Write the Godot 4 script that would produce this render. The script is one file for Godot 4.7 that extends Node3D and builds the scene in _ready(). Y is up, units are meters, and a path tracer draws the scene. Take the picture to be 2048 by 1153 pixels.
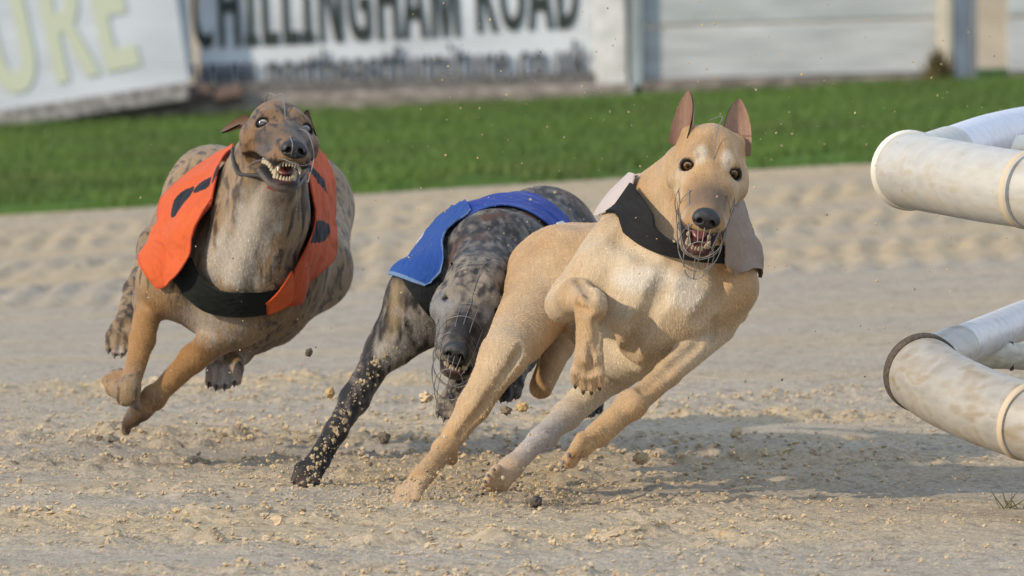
extends Node3D

func _ready() -> void:
	# camera: a long lens held low at the trackside
	var cam := Camera3D.new()
	cam.name = "camera"
	cam.position = Vector3(0, 1.095, 20)
	cam.rotation.x = -atan(1176.5 / 29412.0)
	cam.fov = rad_to_deg(2.0 * atan(576.5 / 29412.0))
	cam.near = 0.5
	cam.far = 900.0
	var lens := CameraAttributesPhysical.new()
	lens.frustum_focal_length = 12.0 * 29412.0 / 576.5
	lens.exposure_aperture = 22.0
	lens.frustum_focus_distance = 19.9
	cam.attributes = lens
	add_child(cam)
	cam.current = true
	# sky, sun, exposure
	var sky := ProceduralSkyMaterial.new()
	sky.sky_top_color = Color(0.60, 0.67, 0.76)
	sky.sky_horizon_color = Color(0.86, 0.87, 0.88)
	sky.sky_curve = 0.2
	sky.ground_horizon_color = Color(0.5, 0.48, 0.44)
	sky.ground_bottom_color = Color(0.4, 0.37, 0.32)
	sky.sun_angle_max = 12.0
	var env := Environment.new()
	env.background_mode = Environment.BG_SKY
	env.sky = Sky.new()
	env.sky.sky_material = sky
	env.background_energy_multiplier = 1.6
	env.tonemap_mode = Environment.TONE_MAPPER_LINEAR
	env.tonemap_exposure = 1.32
	env.sdfgi_enabled = true
	env.ssao_enabled = true
	env.ssil_enabled = true
	var we := WorldEnvironment.new()
	we.name = "world_environment"
	we.environment = env
	add_child(we)
	var sun := DirectionalLight3D.new()
	sun.name = "sun"
	sun.light_color = Color(1.0, 0.93, 0.82)
	sun.light_energy = 0.95
	sun.light_angular_distance = 1.2
	sun.shadow_enabled = true
	add_child(sun)
	sun.look_at_from_position(Vector3.ZERO, Vector3(0.72, -0.42, -0.55))
	# the place
	_noises()
	_track()
	_grass()
	_fence()
	_rails()
	# the three dogs
	_fawn_greyhound()
	_dark_greyhound()
	_tan_greyhound()
	# small things
	_loose_sand()

# ---------------------------------------------------------------- naming and joining
var used := {}

func numbered(called: String) -> String:
	var n: int = used.get(called, 0)
	used[called] = n + 1
	return called if n == 0 else "%s_%03d" % [called, n]

func tag(o: Node, label: String, category: String, group := "") -> Node:
	o.set_meta("label", label)
	o.set_meta("category", category)
	if group:
		o.set_meta("group", group)
	return o

func thing(called: String, label: String, category: String, at: Vector3, group := "") -> Node3D:
	var o := Node3D.new()
	o.name = numbered(called)
	add_child(o)
	o.position = at
	tag(o, label, category, group)
	return o

func obj(called: String, mesh: Mesh, mat: Material, parent: Node = self) -> MeshInstance3D:
	var o := MeshInstance3D.new()
	o.name = numbered(called) if parent == self else called
	o.mesh = mesh
	o.material_override = mat
	parent.add_child(o, true)
	return o

func mat(c: Color, rough := 0.8, vertex := false) -> StandardMaterial3D:
	var m := StandardMaterial3D.new()
	m.albedo_color = c.linear_to_srgb()
	m.roughness = rough
	m.vertex_color_use_as_albedo = vertex
	return m

func lin(r: float, g: float, b: float) -> Color:
	return Color(r, g, b)

var made := {}

func grain(freq: float, octaves: int, seed_: int, lo: float, hi: float, size := 256) -> NoiseTexture2D:
	var key := [freq, octaves, seed_, lo, hi, size]
	if not made.has(key): made[key] = _grain(freq * 256.0 / size if size > 256 else freq, octaves, seed_, lo, hi, size)
	return made[key]

func _grain(freq: float, octaves: int, seed_: int, lo: float, hi: float, size: int) -> NoiseTexture2D:
	var n := FastNoiseLite.new()
	n.seed = seed_
	n.frequency = freq
	n.fractal_octaves = octaves
	var t := NoiseTexture2D.new()
	t.width = size
	t.height = size
	t.seamless = true
	t.noise = n
	var g := Gradient.new()
	g.set_color(0, Color(lo, lo, lo))
	g.set_color(1, Color(hi, hi, hi))
	t.color_ramp = g
	return t

func bumps(freq: float, octaves: int, seed_: int, strength: float, size := 256) -> NoiseTexture2D:
	var n := FastNoiseLite.new()
	n.seed = seed_
	n.frequency = freq
	n.fractal_octaves = octaves
	var t := NoiseTexture2D.new()
	t.width = size
	t.height = size
	t.seamless = true
	t.as_normal_map = true
	t.bump_strength = strength
	t.noise = n
	return t

func arrays_mesh(v: PackedVector3Array, n: PackedVector3Array, idx: PackedInt32Array, col := PackedColorArray(), uv := PackedVector2Array()) -> ArrayMesh:
	var a := []
	a.resize(Mesh.ARRAY_MAX)
	a[Mesh.ARRAY_VERTEX] = v
	if n.size(): a[Mesh.ARRAY_NORMAL] = n
	a[Mesh.ARRAY_INDEX] = idx
	if col.size(): a[Mesh.ARRAY_COLOR] = col
	if uv.size(): a[Mesh.ARRAY_TEX_UV] = uv
	var m := ArrayMesh.new()
	m.add_surface_from_arrays(Mesh.PRIMITIVE_TRIANGLES, a)
	return m

# a tube of varying radius through points, with closed ends
func tube(st: SurfaceTool, pts: PackedVector3Array, radii: PackedFloat32Array, sides := 8, cap := true) -> void:
	var n := pts.size()
	var up := Vector3.UP
	var rings: Array[PackedVector3Array] = []
	var dirs: Array[PackedVector3Array] = []
	for i in n:
		var d := (pts[mini(i + 1, n - 1)] - pts[maxi(i - 1, 0)]).normalized()
		if absf(d.dot(up)) > 0.97: up = Vector3(1, 0.1, 0.2).normalized()
		var x := up.cross(d).normalized()
		var y := d.cross(x).normalized()
		up = y
		var ring := PackedVector3Array()
		var dd := PackedVector3Array()
		for s in sides:
			var a := TAU * s / sides
			var q := x * cos(a) + y * sin(a)
			dd.append(q)
			ring.append(pts[i] + q * radii[mini(i, radii.size() - 1)])
		rings.append(ring)
		dirs.append(dd)
	for i in n - 1:
		for s in sides:
			var t := (s + 1) % sides
			for e in [[i, s], [i + 1, s], [i + 1, t], [i, s], [i + 1, t], [i, t]]:
				st.set_normal(dirs[e[0]][e[1]])
				st.add_vertex(rings[e[0]][e[1]])
	if cap:
		for e: int in [0, n - 1]:
			var nd := (pts[0] - pts[1]).normalized() if e == 0 else (pts[n - 1] - pts[n - 2]).normalized()
			for s in sides:
				var t := (s + 1) % sides
				st.set_normal(nd)
				st.add_vertex(pts[e])
				st.set_normal(nd)
				st.add_vertex(rings[e][s if e == 0 else t])
				st.set_normal(nd)
				st.add_vertex(rings[e][t if e == 0 else s])

func smooth_line(p: PackedVector3Array, steps: int, closed := false) -> PackedVector3Array:
	var out := PackedVector3Array()
	var n := p.size()
	var last := n if closed else n - 1
	for i in last:
		var a := p[(i - 1 + n) % n] if closed or i > 0 else p[0] * 2.0 - p[1]
		var d := p[(i + 2) % n] if closed or i + 2 < n else p[n - 1] * 2.0 - p[n - 2]
		for s in steps:
			out.append(p[i].cubic_interpolate(p[(i + 1) % n], a, d, float(s) / steps))
	out.append(p[0] if closed else p[n - 1])
	return out

# a box with chamfered long edges, faces pushed out
func slab(st: SurfaceTool, at: Transform3D, size: Vector3, ch := 0.004) -> void:
	var h := size / 2.0
	var c := minf(ch, minf(h.x, minf(h.y, h.z)) * 0.5)
	for ax in 3:
		for sg in [-1.0, 1.0]:
			var u := (ax + 1) % 3
			var w := (ax + 2) % 3
			var q := []
			for k in [[-1, -1], [1, -1], [1, 1], [-1, 1]]:
				var p := Vector3()
				p[ax] = sg * h[ax]
				p[u] = k[0] * (h[u] - c)
				p[w] = k[1] * (h[w] - c)
				q.append(at * p)
			var nn := Vector3()
			nn[ax] = sg
			_quad(st, q, at.basis * nn)
	for ax in 3:
		var u := (ax + 1) % 3
		var w := (ax + 2) % 3
		for su in [-1.0, 1.0]:
			for sw in [-1.0, 1.0]:
				var q := []
				for k in [[0, -1], [0, 1], [1, 1], [1, -1]]:
					var p := Vector3()
					p[ax] = k[1] * (h[ax] - c)
					p[u] = su * (h[u] - (c if k[0] else 0.0))
					p[w] = sw * (h[w] - (0.0 if k[0] else c))
					q.append(at * p)
				var nn := Vector3()
				nn[u] = su
				nn[w] = sw
				_quad(st, q, (at.basis * nn).normalized())

func _quad(st: SurfaceTool, q: Array, n: Vector3) -> void:
	var f: Vector3 = (q[1] - q[0]).cross(q[2] - q[0])
	var o := [0, 1, 2, 0, 2, 3] if f.dot(n) < 0 else [0, 2, 1, 0, 3, 2]
	for i in o:
		st.set_normal(n)
		st.add_vertex(q[i])

func begin() -> SurfaceTool:
	var st := SurfaceTool.new()
	st.begin(Mesh.PRIMITIVE_TRIANGLES)
	return st

# ---------------------------------------------------------------- bodies: a field of tapered capsules and ellipsoids, meshed as surface nets
class Field:
	var kind := PackedInt32Array()      # 0 capsule, 1 ellipsoid, 2 flattened capsule
	var sub := PackedInt32Array()
	var A := PackedVector3Array()
	var B := PackedVector3Array()
	var U := PackedVector3Array()
	var il := PackedFloat32Array()
	var ra := PackedFloat32Array()
	var dr := PackedFloat32Array()
	var K := PackedFloat32Array()
	var M: Array[Basis] = []
	var M2: Array[Basis] = []
	var all := PackedInt32Array()

	func _add(kd: int, s: int, a: Vector3, b: Vector3, u: Vector3, r1: float, r2: float, k: float, m: Basis, m2: Basis) -> void:
		all.append(kind.size())
		kind.append(kd); sub.append(s); A.append(a); B.append(b); U.append(u)
		il.append(1.0 / maxf(b.length_squared(), 1e-9)); ra.append(r1); dr.append(r2 - r1); K.append(k); M.append(m); M2.append(m2)

	func cone(a: Vector3, b: Vector3, r1: float, r2: float, k := 0.02, s := 0) -> void:
		_add(0, s, a, b - a, Vector3.ZERO, r1, r2, k, Basis(), Basis())

	# flattened to the share f along the direction u
	func flat(a: Vector3, b: Vector3, r1: float, r2: float, u: Vector3, f: float, k := 0.02, s := 0) -> void:
		var un := u.normalized()
		var m := Basis(Vector3.RIGHT + un * un.x * (1.0 / f - 1.0), Vector3.UP + un * un.y * (1.0 / f - 1.0), Vector3.BACK + un * un.z * (1.0 / f - 1.0))
		_add(2, s, a, m * (b - a), un, r1, r2, k, m, Basis().scaled(Vector3.ONE * f))

	func ell(c: Vector3, b: Basis, r: Vector3, k := 0.02, s := 0) -> void:
		var bt := b.transposed()
		var m := Basis.from_scale(Vector3.ONE / r) * bt
		_add(1, s, c, Vector3.ZERO, Vector3.ZERO, 0, 0, k, m, Basis.from_scale(Vector3.ONE / (r * r)) * bt)

	func one(i: int, p: Vector3) -> float:
		var q := p - A[i]
		if kind[i] == 0:
			var b := B[i]
			var h := clampf(q.dot(b) * il[i], 0.0, 1.0)
			return (q - b * h).length() - ra[i] - dr[i] * h
		if kind[i] == 1:
			var k0 := (M[i] * q).length()
			return k0 * (k0 - 1.0) / maxf((M2[i] * q).length(), 1e-6)
		q = M[i] * q
		var b2 := B[i]
		var h2 := clampf(q.dot(b2) * il[i], 0.0, 1.0)
		return ((q - b2 * h2).length() - ra[i] - dr[i] * h2) * M2[i].x.x

	func at(p: Vector3, ids: PackedInt32Array) -> float:
		var d := 1.0
		for i in ids:
			var e: float
			if kind[i] == 0:
				var q := p - A[i]
				var b := B[i]
				var t := clampf(q.dot(b) * il[i], 0.0, 1.0)
				e = (q - b * t).length() - ra[i] - dr[i] * t
			else:
				e = one(i, p)
			var k := K[i]
			if e > d + k and not sub[i]: continue
			if sub[i]:
				e = -e
				var h := maxf(k - absf(d - e), 0.0)
				d = maxf(d, e) + h * h / (4.0 * k)
			else:
				var h := maxf(k - absf(d - e), 0.0)
				d = minf(d, e) - h * h / (4.0 * k)
		return d

	func grad(p: Vector3, ids: PackedInt32Array, h: float) -> Vector3:
		var a := at(p + Vector3(h, -h, -h), ids)
		var b := at(p + Vector3(-h, -h, h), ids)
		var c := at(p + Vector3(-h, h, -h), ids)
		var d := at(p + Vector3(h, h, h), ids)
		return (Vector3(1, -1, -1) * a + Vector3(-1, -1, 1) * b + Vector3(-1, 1, -1) * c + Vector3(1, 1, 1) * d).normalized()

	func near(c: Vector3, r: float, ids: PackedInt32Array) -> PackedInt32Array:
		var out := PackedInt32Array()
		for i in ids:
			var e := one(i, c)
			if e < r * 1.25 + K[i] + 0.004:
				out.append(i)
		return out

	var uneven := 0.0          # small unevenness of skin over sinew and bone
	var skin := FastNoiseLite.new()
	var cell := 0.004
	var origin := Vector3.ZERO
	var coat: Callable
	var leaves := []
	var results := []

	func net(lo: Vector3, hi: Vector3, cell_: float, base: Vector3, coat_: Callable) -> ArrayMesh:
		cell = cell_
		coat = coat_
		var size := hi - lo
		var n := 1
		while n * cell * 4.0 < maxf(size.x, maxf(size.y, size.z)): n *= 2
		origin = lo
		leaves = []
		var stack := [[0, 0, 0, n, all]]
		while stack.size():
			var s: Array = stack.pop_back()
			var w: float = s[3] * cell * 4.0
			var c: Vector3 = origin + Vector3(s[0], s[1], s[2]) * cell * 4.0 + Vector3.ONE * w / 2.0
			if c.x - w / 2.0 > hi.x or c.y - w / 2.0 > hi.y or c.z - w / 2.0 > hi.z: continue
			var R := w * 0.8661
			var ids := PackedInt32Array()
			var dm := 1e3
			var es := PackedFloat32Array()
			for i in s[4]:
				var e := one(i, c)
				es.append(e)
				if not sub[i]: dm = minf(dm, e)
			if dm > R * 1.3 + 0.02: continue
			var j := 0
			for i in s[4]:
				var e := es[j]
				j += 1
				if sub[i]:
					if e < R * 1.3 + K[i] + 0.002: ids.append(i)
				elif e - R * 1.2 < dm + R * 1.2 + K[i]: ids.append(i)
			var d := at(c, ids)
			if absf(d) > R * 1.15 + 0.001: continue
			if s[3] == 1:
				leaves.append([s[0] * 4, s[1] * 4, s[2] * 4, ids])
			else:
				var hn: int = s[3] / 2
				for k in 8:
					stack.append([s[0] + (k & 1) * hn, s[1] + (k >> 1 & 1) * hn, s[2] + (k >> 2) * hn, hn, ids])
		results = []
		results.resize(leaves.size())
		var task := WorkerThreadPool.add_group_task(_leaf, leaves.size(), -1, true)
		WorkerThreadPool.wait_for_group_task_completion(task)
		var index := {}
		var v := PackedVector3Array()
		var nn := PackedVector3Array()
		var cc := PackedColorArray()
		for r in results:
			if r == null: continue
			var keys: PackedInt64Array = r[0]
			for q in keys.size():
				index[keys[q]] = v.size() + q
			v.append_array(r[1])
			nn.append_array(r[2])
			cc.append_array(r[3])
		var idx := PackedInt32Array()
		var step := [1 << 40, 1 << 20, 1]
		for r in results:
			if r == null: continue
			var ed: PackedInt64Array = r[4]
			for e in ed:
				var key := e >> 3
				var ax := (e >> 1) & 3
				var u: int = step[(ax + 1) % 3]
				var w: int = step[(ax + 2) % 3]
				var i0: int = index.get(key, -1)
				var i1: int = index.get(key - u, -1)
				var i2: int = index.get(key - u - w, -1)
				var i3: int = index.get(key - w, -1)
				if i0 < 0 or i1 < 0 or i2 < 0 or i3 < 0: continue
				if e & 1:
					idx.append_array(PackedInt32Array([i0, i2, i1, i0, i3, i2]))
				else:
					idx.append_array(PackedInt32Array([i0, i1, i2, i0, i2, i3]))
		for q in v.size(): v[q] -= base
		var a := []
		a.resize(Mesh.ARRAY_MAX)
		a[Mesh.ARRAY_VERTEX] = v
		a[Mesh.ARRAY_NORMAL] = nn
		a[Mesh.ARRAY_COLOR] = cc
		a[Mesh.ARRAY_INDEX] = idx
		var m := ArrayMesh.new()
		m.add_surface_from_arrays(Mesh.PRIMITIVE_TRIANGLES, a)
		leaves = []
		results = []
		return m

	func _leaf(n: int) -> void:
		var L: Array = leaves[n]
		var ids: PackedInt32Array = L[3]
		var bx: int = L[0]
		var by: int = L[1]
		var bz: int = L[2]
		var least := 1e3
		var signs := 0
		for c in 8:
			var d := at(origin + Vector3(bx + (c & 1) * 4, by + (c >> 1 & 1) * 4, bz + (c >> 2) * 4) * cell, ids)
			least = minf(least, absf(d))
			signs |= 1 if d < 0.0 else 2
		if signs != 3 and least > cell * 2.3: return
		var g := PackedFloat32Array()
		g.resize(125)
		var any := 0
		for x in 5:
			for y in 5:
				for z in 5:
					var d := at(origin + Vector3(bx + x, by + y, bz + z) * cell, ids)
					g[x * 25 + y * 5 + z] = d
					any |= 1 if d < 0.0 else 2
		if any != 3: return
		var keys := PackedInt64Array()
		var vs := PackedVector3Array()
		var ns := PackedVector3Array()
		var cs := PackedColorArray()
		var ed := PackedInt64Array()
		var off := [25, 5, 1]
		for x in 4:
			for y in 4:
				for z in 4:
					var o := x * 25 + y * 5 + z
					var key := ((bx + x + 1) << 40) + ((by + y + 1) << 20) + bz + z + 1
					var in0 := g[o] < 0.0
					for ax in 3:
						if in0 != (g[o + off[ax]] < 0.0):
							ed.append((key << 3) + (ax << 1) + (1 if in0 else 0))
					var sum := Vector3.ZERO
					var cnt := 0
					for e in 12:
						var ax := e >> 2
						var a: int = o + off[(ax + 1) % 3] * (e & 1) + off[(ax + 2) % 3] * (e >> 1 & 1)
						var d0 := g[a]
						var d1: float = g[a + off[ax]]
						if (d0 < 0.0) != (d1 < 0.0):
							var q := Vector3.ZERO
							q[(ax + 1) % 3] = e & 1
							q[(ax + 2) % 3] = e >> 1 & 1
							q[ax] = d0 / (d0 - d1)
							sum += q
							cnt += 1
					if cnt:
						var p := origin + (Vector3(bx + x, by + y, bz + z) + sum / cnt) * cell
						var nm := grad(p, ids, cell * 0.4)
						p -= nm * clampf(at(p, ids), -cell * 0.5, cell * 0.5)
						if uneven > 0.0:
							nm = (nm + Vector3(skin.get_noise_3dv(p), skin.get_noise_3dv(p + Vector3.ONE), skin.get_noise_3dv(p - Vector3.ONE)) * uneven).normalized()
						keys.append(key)
						vs.append(p)
						ns.append(nm)
						cs.append(coat.call(p, nm))
		results[n] = [keys, vs, ns, cs, ed]

# cloth: rows of control points, smoothed, laid on or above a body, with thickness and a rim
func cloth(F: Field, rows: Array, nu: int, nv: int, thick: float, lift: float, base: Vector3, ripple := 0.0, forward := 0.0) -> ArrayMesh:
	var cols := []
	for r in rows:
		cols.append(smooth_line(r, maxi(1, nu / (r.size() - 1))))
	var w: int = cols[0].size()
	var grid: Array[PackedVector3Array] = []
	for x in w:
		var line := PackedVector3Array()
		for r in cols: line.append(r[x])
		grid.append(smooth_line(line, maxi(1, nv / (rows.size() - 1))))
	var h: int = grid[0].size()
	var c := Vector3.ZERO
	for x in w:
		for y in h: c += grid[x][y]
	c /= w * h
	var rad := 0.0
	for x in w:
		for y in h: rad = maxf(rad, c.distance_to(grid[x][y]))
	var nz := FastNoiseLite.new()
	nz.frequency = 22.0
	nz.seed = 5
	if F:
		var ids := F.near(c, rad + 0.05, F.all)
		for x in w:
			for y in h:
				var p := grid[x][y]
				for it in (3 if forward == 0.0 else 12):
					var d := F.at(p, ids)
					if d >= lift: break
					p += (F.grad(p, ids, 0.003) + Vector3(0, 0, forward)).normalized() * (lift - d)
				grid[x][y] = p
	var nrm: Array[PackedVector3Array] = []
	for x in w:
		var line := PackedVector3Array()
		for y in h:
			var dx := grid[mini(x + 1, w - 1)][y] - grid[maxi(x - 1, 0)][y]
			var dy := grid[x][mini(y + 1, h - 1)] - grid[x][maxi(y - 1, 0)]
			line.append(dy.cross(dx).normalized())
		nrm.append(line)
	if ripple > 0.0:
		for x in w:
			for y in h: grid[x][y] += nrm[x][y] * (ripple * (0.6 + nz.get_noise_3dv(grid[x][y])))
	var v := PackedVector3Array()
	var n := PackedVector3Array()
	var uv := PackedVector2Array()
	var idx := PackedInt32Array()
	for side in [1.0, -1.0]:
		var s0 := v.size()
		for x in w:
			for y in h:
				v.append(grid[x][y] + nrm[x][y] * (thick / 2.0 * side) - base)
				n.append(nrm[x][y] * side)
				uv.append(Vector2(float(x) / (w - 1), float(y) / (h - 1)))
		for x in w - 1:
			for y in h - 1:
				var a := s0 + x * h + y
				var q: Array = [a, a + h, a + h + 1, a, a + h + 1, a + 1]
				if side < 0: q = [a, a + h + 1, a + h, a, a + 1, a + h + 1]
				for i in q: idx.append(i)
	var loop: Array[Vector2i] = []
	for x in w: loop.append(Vector2i(x, 0))
	for y in range(1, h): loop.append(Vector2i(w - 1, y))
	for x in range(w - 2, -1, -1): loop.append(Vector2i(x, h - 1))
	for y in range(h - 2, 0, -1): loop.append(Vector2i(0, y))
	var mid := grid[w / 2][h / 2]
	var s1 := v.size()
	for i in loop.size():
		var e: Vector2i = loop[i]
		var o := (grid[e.x][e.y] - mid).normalized()
		for side in [1.0, -1.0]:
			v.append(grid[e.x][e.y] + nrm[e.x][e.y] * (thick / 2.0 * side) - base)
			n.append(o)
			uv.append(Vector2(float(e.x) / (w - 1), float(e.y) / (h - 1)))
	for i in loop.size():
		var a := s1 + i * 2
		var b := s1 + ((i + 1) % loop.size()) * 2
		for q in [a, a + 1, b, b, a + 1, b + 1]: idx.append(q)
	return arrays_mesh(v, n, idx, PackedColorArray(), uv)

# ---------------------------------------------------------------- the place
var n_low := FastNoiseLite.new()
var n_mid := FastNoiseLite.new()
var n_fine := FastNoiseLite.new()
var n_patch := FastNoiseLite.new()
var rng := RandomNumberGenerator.new()

func _noises() -> void:
	for q in [[n_low, 0.35, 11, 3], [n_mid, 3.2, 12, 4], [n_fine, 24.0, 13, 3], [n_patch, 1.1, 14, 3]]:
		q[0].frequency = q[1]
		q[0].seed = q[2]
		q[0].fractal_octaves = q[3]
	rng.seed = 20
	brindle.seed = 5
	brindle.frequency = 1.0
	brindle.fractal_octaves = 3
	mottle.seed = 6
	mottle.frequency = 9.0
	mottle.fractal_octaves = 3

func bank(x: float, z: float) -> float:
	return clampf(x, -9.0, 9.0) * (0.06 * smoothstep(-0.5, -11.0, z) - 0.012 * smoothstep(-13.0, -20.0, z))

# how much the sand has been thrown up: near the running line, patchy
func churned(x: float, z: float) -> float:
	var w := smoothstep(-4.6, -2.2, z + n_low.get_noise_2d(x * 2.0 + 50.0, z) * 1.5)
	return clampf(w * (0.55 + 0.9 * n_patch.get_noise_2d(x * 0.7, z * 1.5)) * (0.35 + 0.65 * smoothstep(0.75, 0.05, x + 0.1 * z)), 0.0, 1.0)

# where the thrown sand has come down in heaps
func clumps(x: float, z: float) -> float:
	return n_fine.get_noise_2d(x * 0.42 + 9.0, z * 0.30) - 0.10

func ground_height(x: float, z: float) -> float:
	var h := bank(x, z)
	if z < -14.0: return h - 0.15 * smoothstep(-14.0, -14.6, z)
	var c := churned(x, z)
	var near := 1.0 if z > -9.0 else 0.0
	h += n_mid.get_noise_2d(x, z * 1.4) * ((0.003 + 0.014 * c) * (0.35 + 0.65 * smoothstep(-5.5, -3.0, z)))
	if z > -5.5 and absf(x) < 3.0:
		h += n_fine.get_noise_2d(x, z) * (0.001 + 0.005 * c) + n_fine.get_noise_2d(x * 2.7, z * 2.2 + 40.0) * (0.0008 + 0.0045 * c)
		h += maxf(0.0, clumps(x, z)) * 0.030 * c
	# wheel and harrow marks along the outside of the track
	var rut := smoothstep(-6.6, -8.0, z) * smoothstep(-13.0, -11.8, z)
	if rut > 0.0:
		var w := n_mid.get_noise_2d(x * 0.25, z * 0.25)
		var row := 0.5 + 0.5 * sin(z * TAU / 1.7 + w * 2.0)
		h += rut * 0.0065 * (0.6 + n_patch.get_noise_2d(x * 3.0, z * 2.0)) * sin((x * 13.0 + z * 0.55) * TAU + w * 3.0) * smoothstep(0.15, 0.7, row)
		h += rut * 0.006 * cos(z * TAU / 1.7 + w * 2.0)
	return h

func spread(a: float, b: float, step: float, grow_to_lo: float, grow_to_hi: float, rate: float) -> PackedFloat32Array:
	var lo := PackedFloat32Array()
	var s := step
	var p := a
	while p > grow_to_lo:
		s *= rate
		p -= s
		lo.append(p)
	lo.reverse()
	p = a
	while p < b:
		lo.append(p)
		p += step
	s = step
	while p < grow_to_hi:
		lo.append(p)
		s *= rate
		p += s
	return lo

func sheet(xs: PackedFloat32Array, zs: PackedFloat32Array, height: Callable, color: Callable) -> ArrayMesh:
	var w := xs.size()
	var d := zs.size()
	var v := PackedVector3Array()
	var c := PackedColorArray()
	v.resize(w * d)
	c.resize(w * d)
	var row := func(j: int) -> void:
		for i in w:
			v[j * w + i] = Vector3(xs[i], height.call(xs[i], zs[j]), zs[j])
			c[j * w + i] = color.call(xs[i], zs[j])
	for j in d: row.call(j)
	var n := PackedVector3Array()
	n.resize(w * d)
	var idx := PackedInt32Array()
	idx.resize((w - 1) * (d - 1) * 6)
	var o := 0
	for j in d:
		for i in w:
			var dx := v[j * w + mini(i + 1, w - 1)] - v[j * w + maxi(i - 1, 0)]
			var dz := v[mini(j + 1, d - 1) * w + i] - v[maxi(j - 1, 0) * w + i]
			n[j * w + i] = dz.cross(dx).normalized()
			if i < w - 1 and j < d - 1:
				var a := j * w + i
				idx[o] = a; idx[o + 1] = a + 1; idx[o + 2] = a + w + 1
				idx[o + 3] = a; idx[o + 4] = a + w + 1; idx[o + 5] = a + w
				o += 6
	return arrays_mesh(v, n, idx, c)

func sand_color(x: float, z: float) -> Color:
	var dry := Color(0.53, 0.41, 0.26)
	var damp := Color(0.455, 0.385, 0.30)
	var c := churned(x, z)
	var streak := n_low.get_noise_2d(x * 0.5 + 3.0, z * 3.2 + bank(x, z) * 20.0)
	var far := smoothstep(-7.0, -8.6, z)
	var m := clampf(0.15 + c * 0.55 + streak * 0.9 + far * 0.6, 0.0, 1.0)
	var q := damp.lerp(dry, m)
	q = q * (1.0 + 0.16 * n_fine.get_noise_2d(x * 1.3, z * 1.3) + 0.10 * n_mid.get_noise_2d(x, z))
	if n_fine.get_noise_2d(x * 0.8 + 70.0, z * 0.8) > 0.36: q *= 0.72
	return q

func _track() -> void:
	var xs := spread(-1.15, 1.15, 0.009, -260.0, 260.0, 1.09)
	var zs := spread(-4.8, 1.9, 0.014, -13.6, 1.0, 1.008)
	var far := PackedFloat32Array()
	var p := zs[0]
	var s := 0.3
	while p > -420.0:
		p -= s
		s *= 1.25
		far.append(p)
	far.reverse()
	far.append_array(zs)
	p = zs[zs.size() - 1]
	s = 0.014
	while p < 60.0:
		s *= 1.12
		p += s
		far.append(p)
	var m := mat(Color.WHITE, 0.95, true)
	m.albedo_texture = _grain(0.04, 4, 31, 0.72, 1.0, 512)
	m.uv1_triplanar = true
	m.uv1_world_triplanar = true
	m.uv1_scale = Vector3(4.0, 4.0, 4.0)
	m.normal_enabled = true
	m.normal_texture = bumps(0.06, 4, 32, 6.0, 512)
	m.normal_scale = 0.6
	m.metallic_specular = 0.25
	var o := obj("sand_track", sheet(xs, far, ground_height, sand_color), m)
	o.set_meta("kind", "structure")

func grass_height(x: float, z: float) -> float:
	return bank(x, z) - 0.03 + 0.045 * smoothstep(-13.05, -13.35, z) - 0.03 * smoothstep(-15.0, -20.0, z) + n_mid.get_noise_2d(x * 0.4, z * 0.4) * 0.012

func _grass() -> void:
	var m := mat(Color.WHITE, 0.95, true)
	m.metallic_specular = 0.2
	var o := obj("grass_verge", sheet(spread(-3.0, 3.0, 0.06, -120.0, 120.0, 1.2), spread(-21.8, -13.0, 0.05, -21.9, -12.99, 1.0), grass_height,
		func(x, z): return Color(0.055, 0.10, 0.016) * (1.0 + 0.5 * n_patch.get_noise_2d(x, z))), m)
	o.set_meta("kind", "structure")
	# blades: three tufts of a few blades, set out many times
	var bm := mat(Color.WHITE, 0.7, true)
	bm.backlight_enabled = true
	bm.backlight = Color(0.30, 0.36, 0.06)
	var st := begin()
	for b in 7:
		var a := TAU * b / 7.0 + b
		var r := 0.005 + 0.003 * (b % 3)
		var root := Vector3(cos(a * 2.3) * r, 0, sin(a * 2.3) * r)
		var lean := Vector3(cos(a), 0, sin(a)) * (0.007 + 0.004 * (b % 4))
		var h := 0.020 + 0.005 * (b % 3)
		var side := Vector3(-sin(a), 0, cos(a)) * 0.0012
		var mid := root + lean * 0.35 + Vector3(0, h * 0.6, 0)
		var tip := root + lean + Vector3(0, h, 0)
		var nrm := -side.cross(tip - root).normalized()
		for q in [root - side, root + side, mid + side, root - side, mid + side, mid - side, mid - side, mid + side, tip]:
			st.set_normal(nrm)
			st.set_color(Color.WHITE)
			st.add_vertex(q)
	var tuft := st.commit()
	var mm := MultiMesh.new()
	mm.transform_format = MultiMesh.TRANSFORM_3D
	mm.use_colors = true
	mm.mesh = tuft
	var count := 75000
	mm.instance_count = count
	for i in count:
		var x := rng.randf_range(-3.2, 3.2)
		var z := rng.randf_range(-20.6, -13.1)
		if z > -13.5 and rng.randf() < 0.5 + n_mid.get_noise_2d(x, 0) : z -= 0.6
		var t := Basis(Vector3.UP, rng.randf() * TAU).scaled(Vector3.ONE * rng.randf_range(0.6, 1.15))
		mm.set_instance_transform(i, Transform3D(t, Vector3(x, grass_height(x, z) - 0.004, z)))
		var k := 0.75 + 0.35 * n_patch.get_noise_2d(x * 1.5, z * 0.9) + rng.randf() * 0.35
		var g := Color(0.085, 0.150, 0.020).lerp(Color(0.16, 0.15, 0.045), clampf(n_low.get_noise_2d(x * 3.0, z * 2.0) * 0.8 - 0.2 + (0.35 if rng.randf() < 0.06 else 0.0), 0.0, 0.6))
		mm.set_instance_color(i, g * k)
	var o2 := MultiMeshInstance3D.new()
	o2.name = "grass"
	o2.multimesh = mm
	o2.material_override = bm
	o2.set_meta("kind", "stuff")
	o2.set_meta("label", "short green grass on the verge between sand track and fence")
	o2.set_meta("category", "grass")
	add_child(o2)

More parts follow.
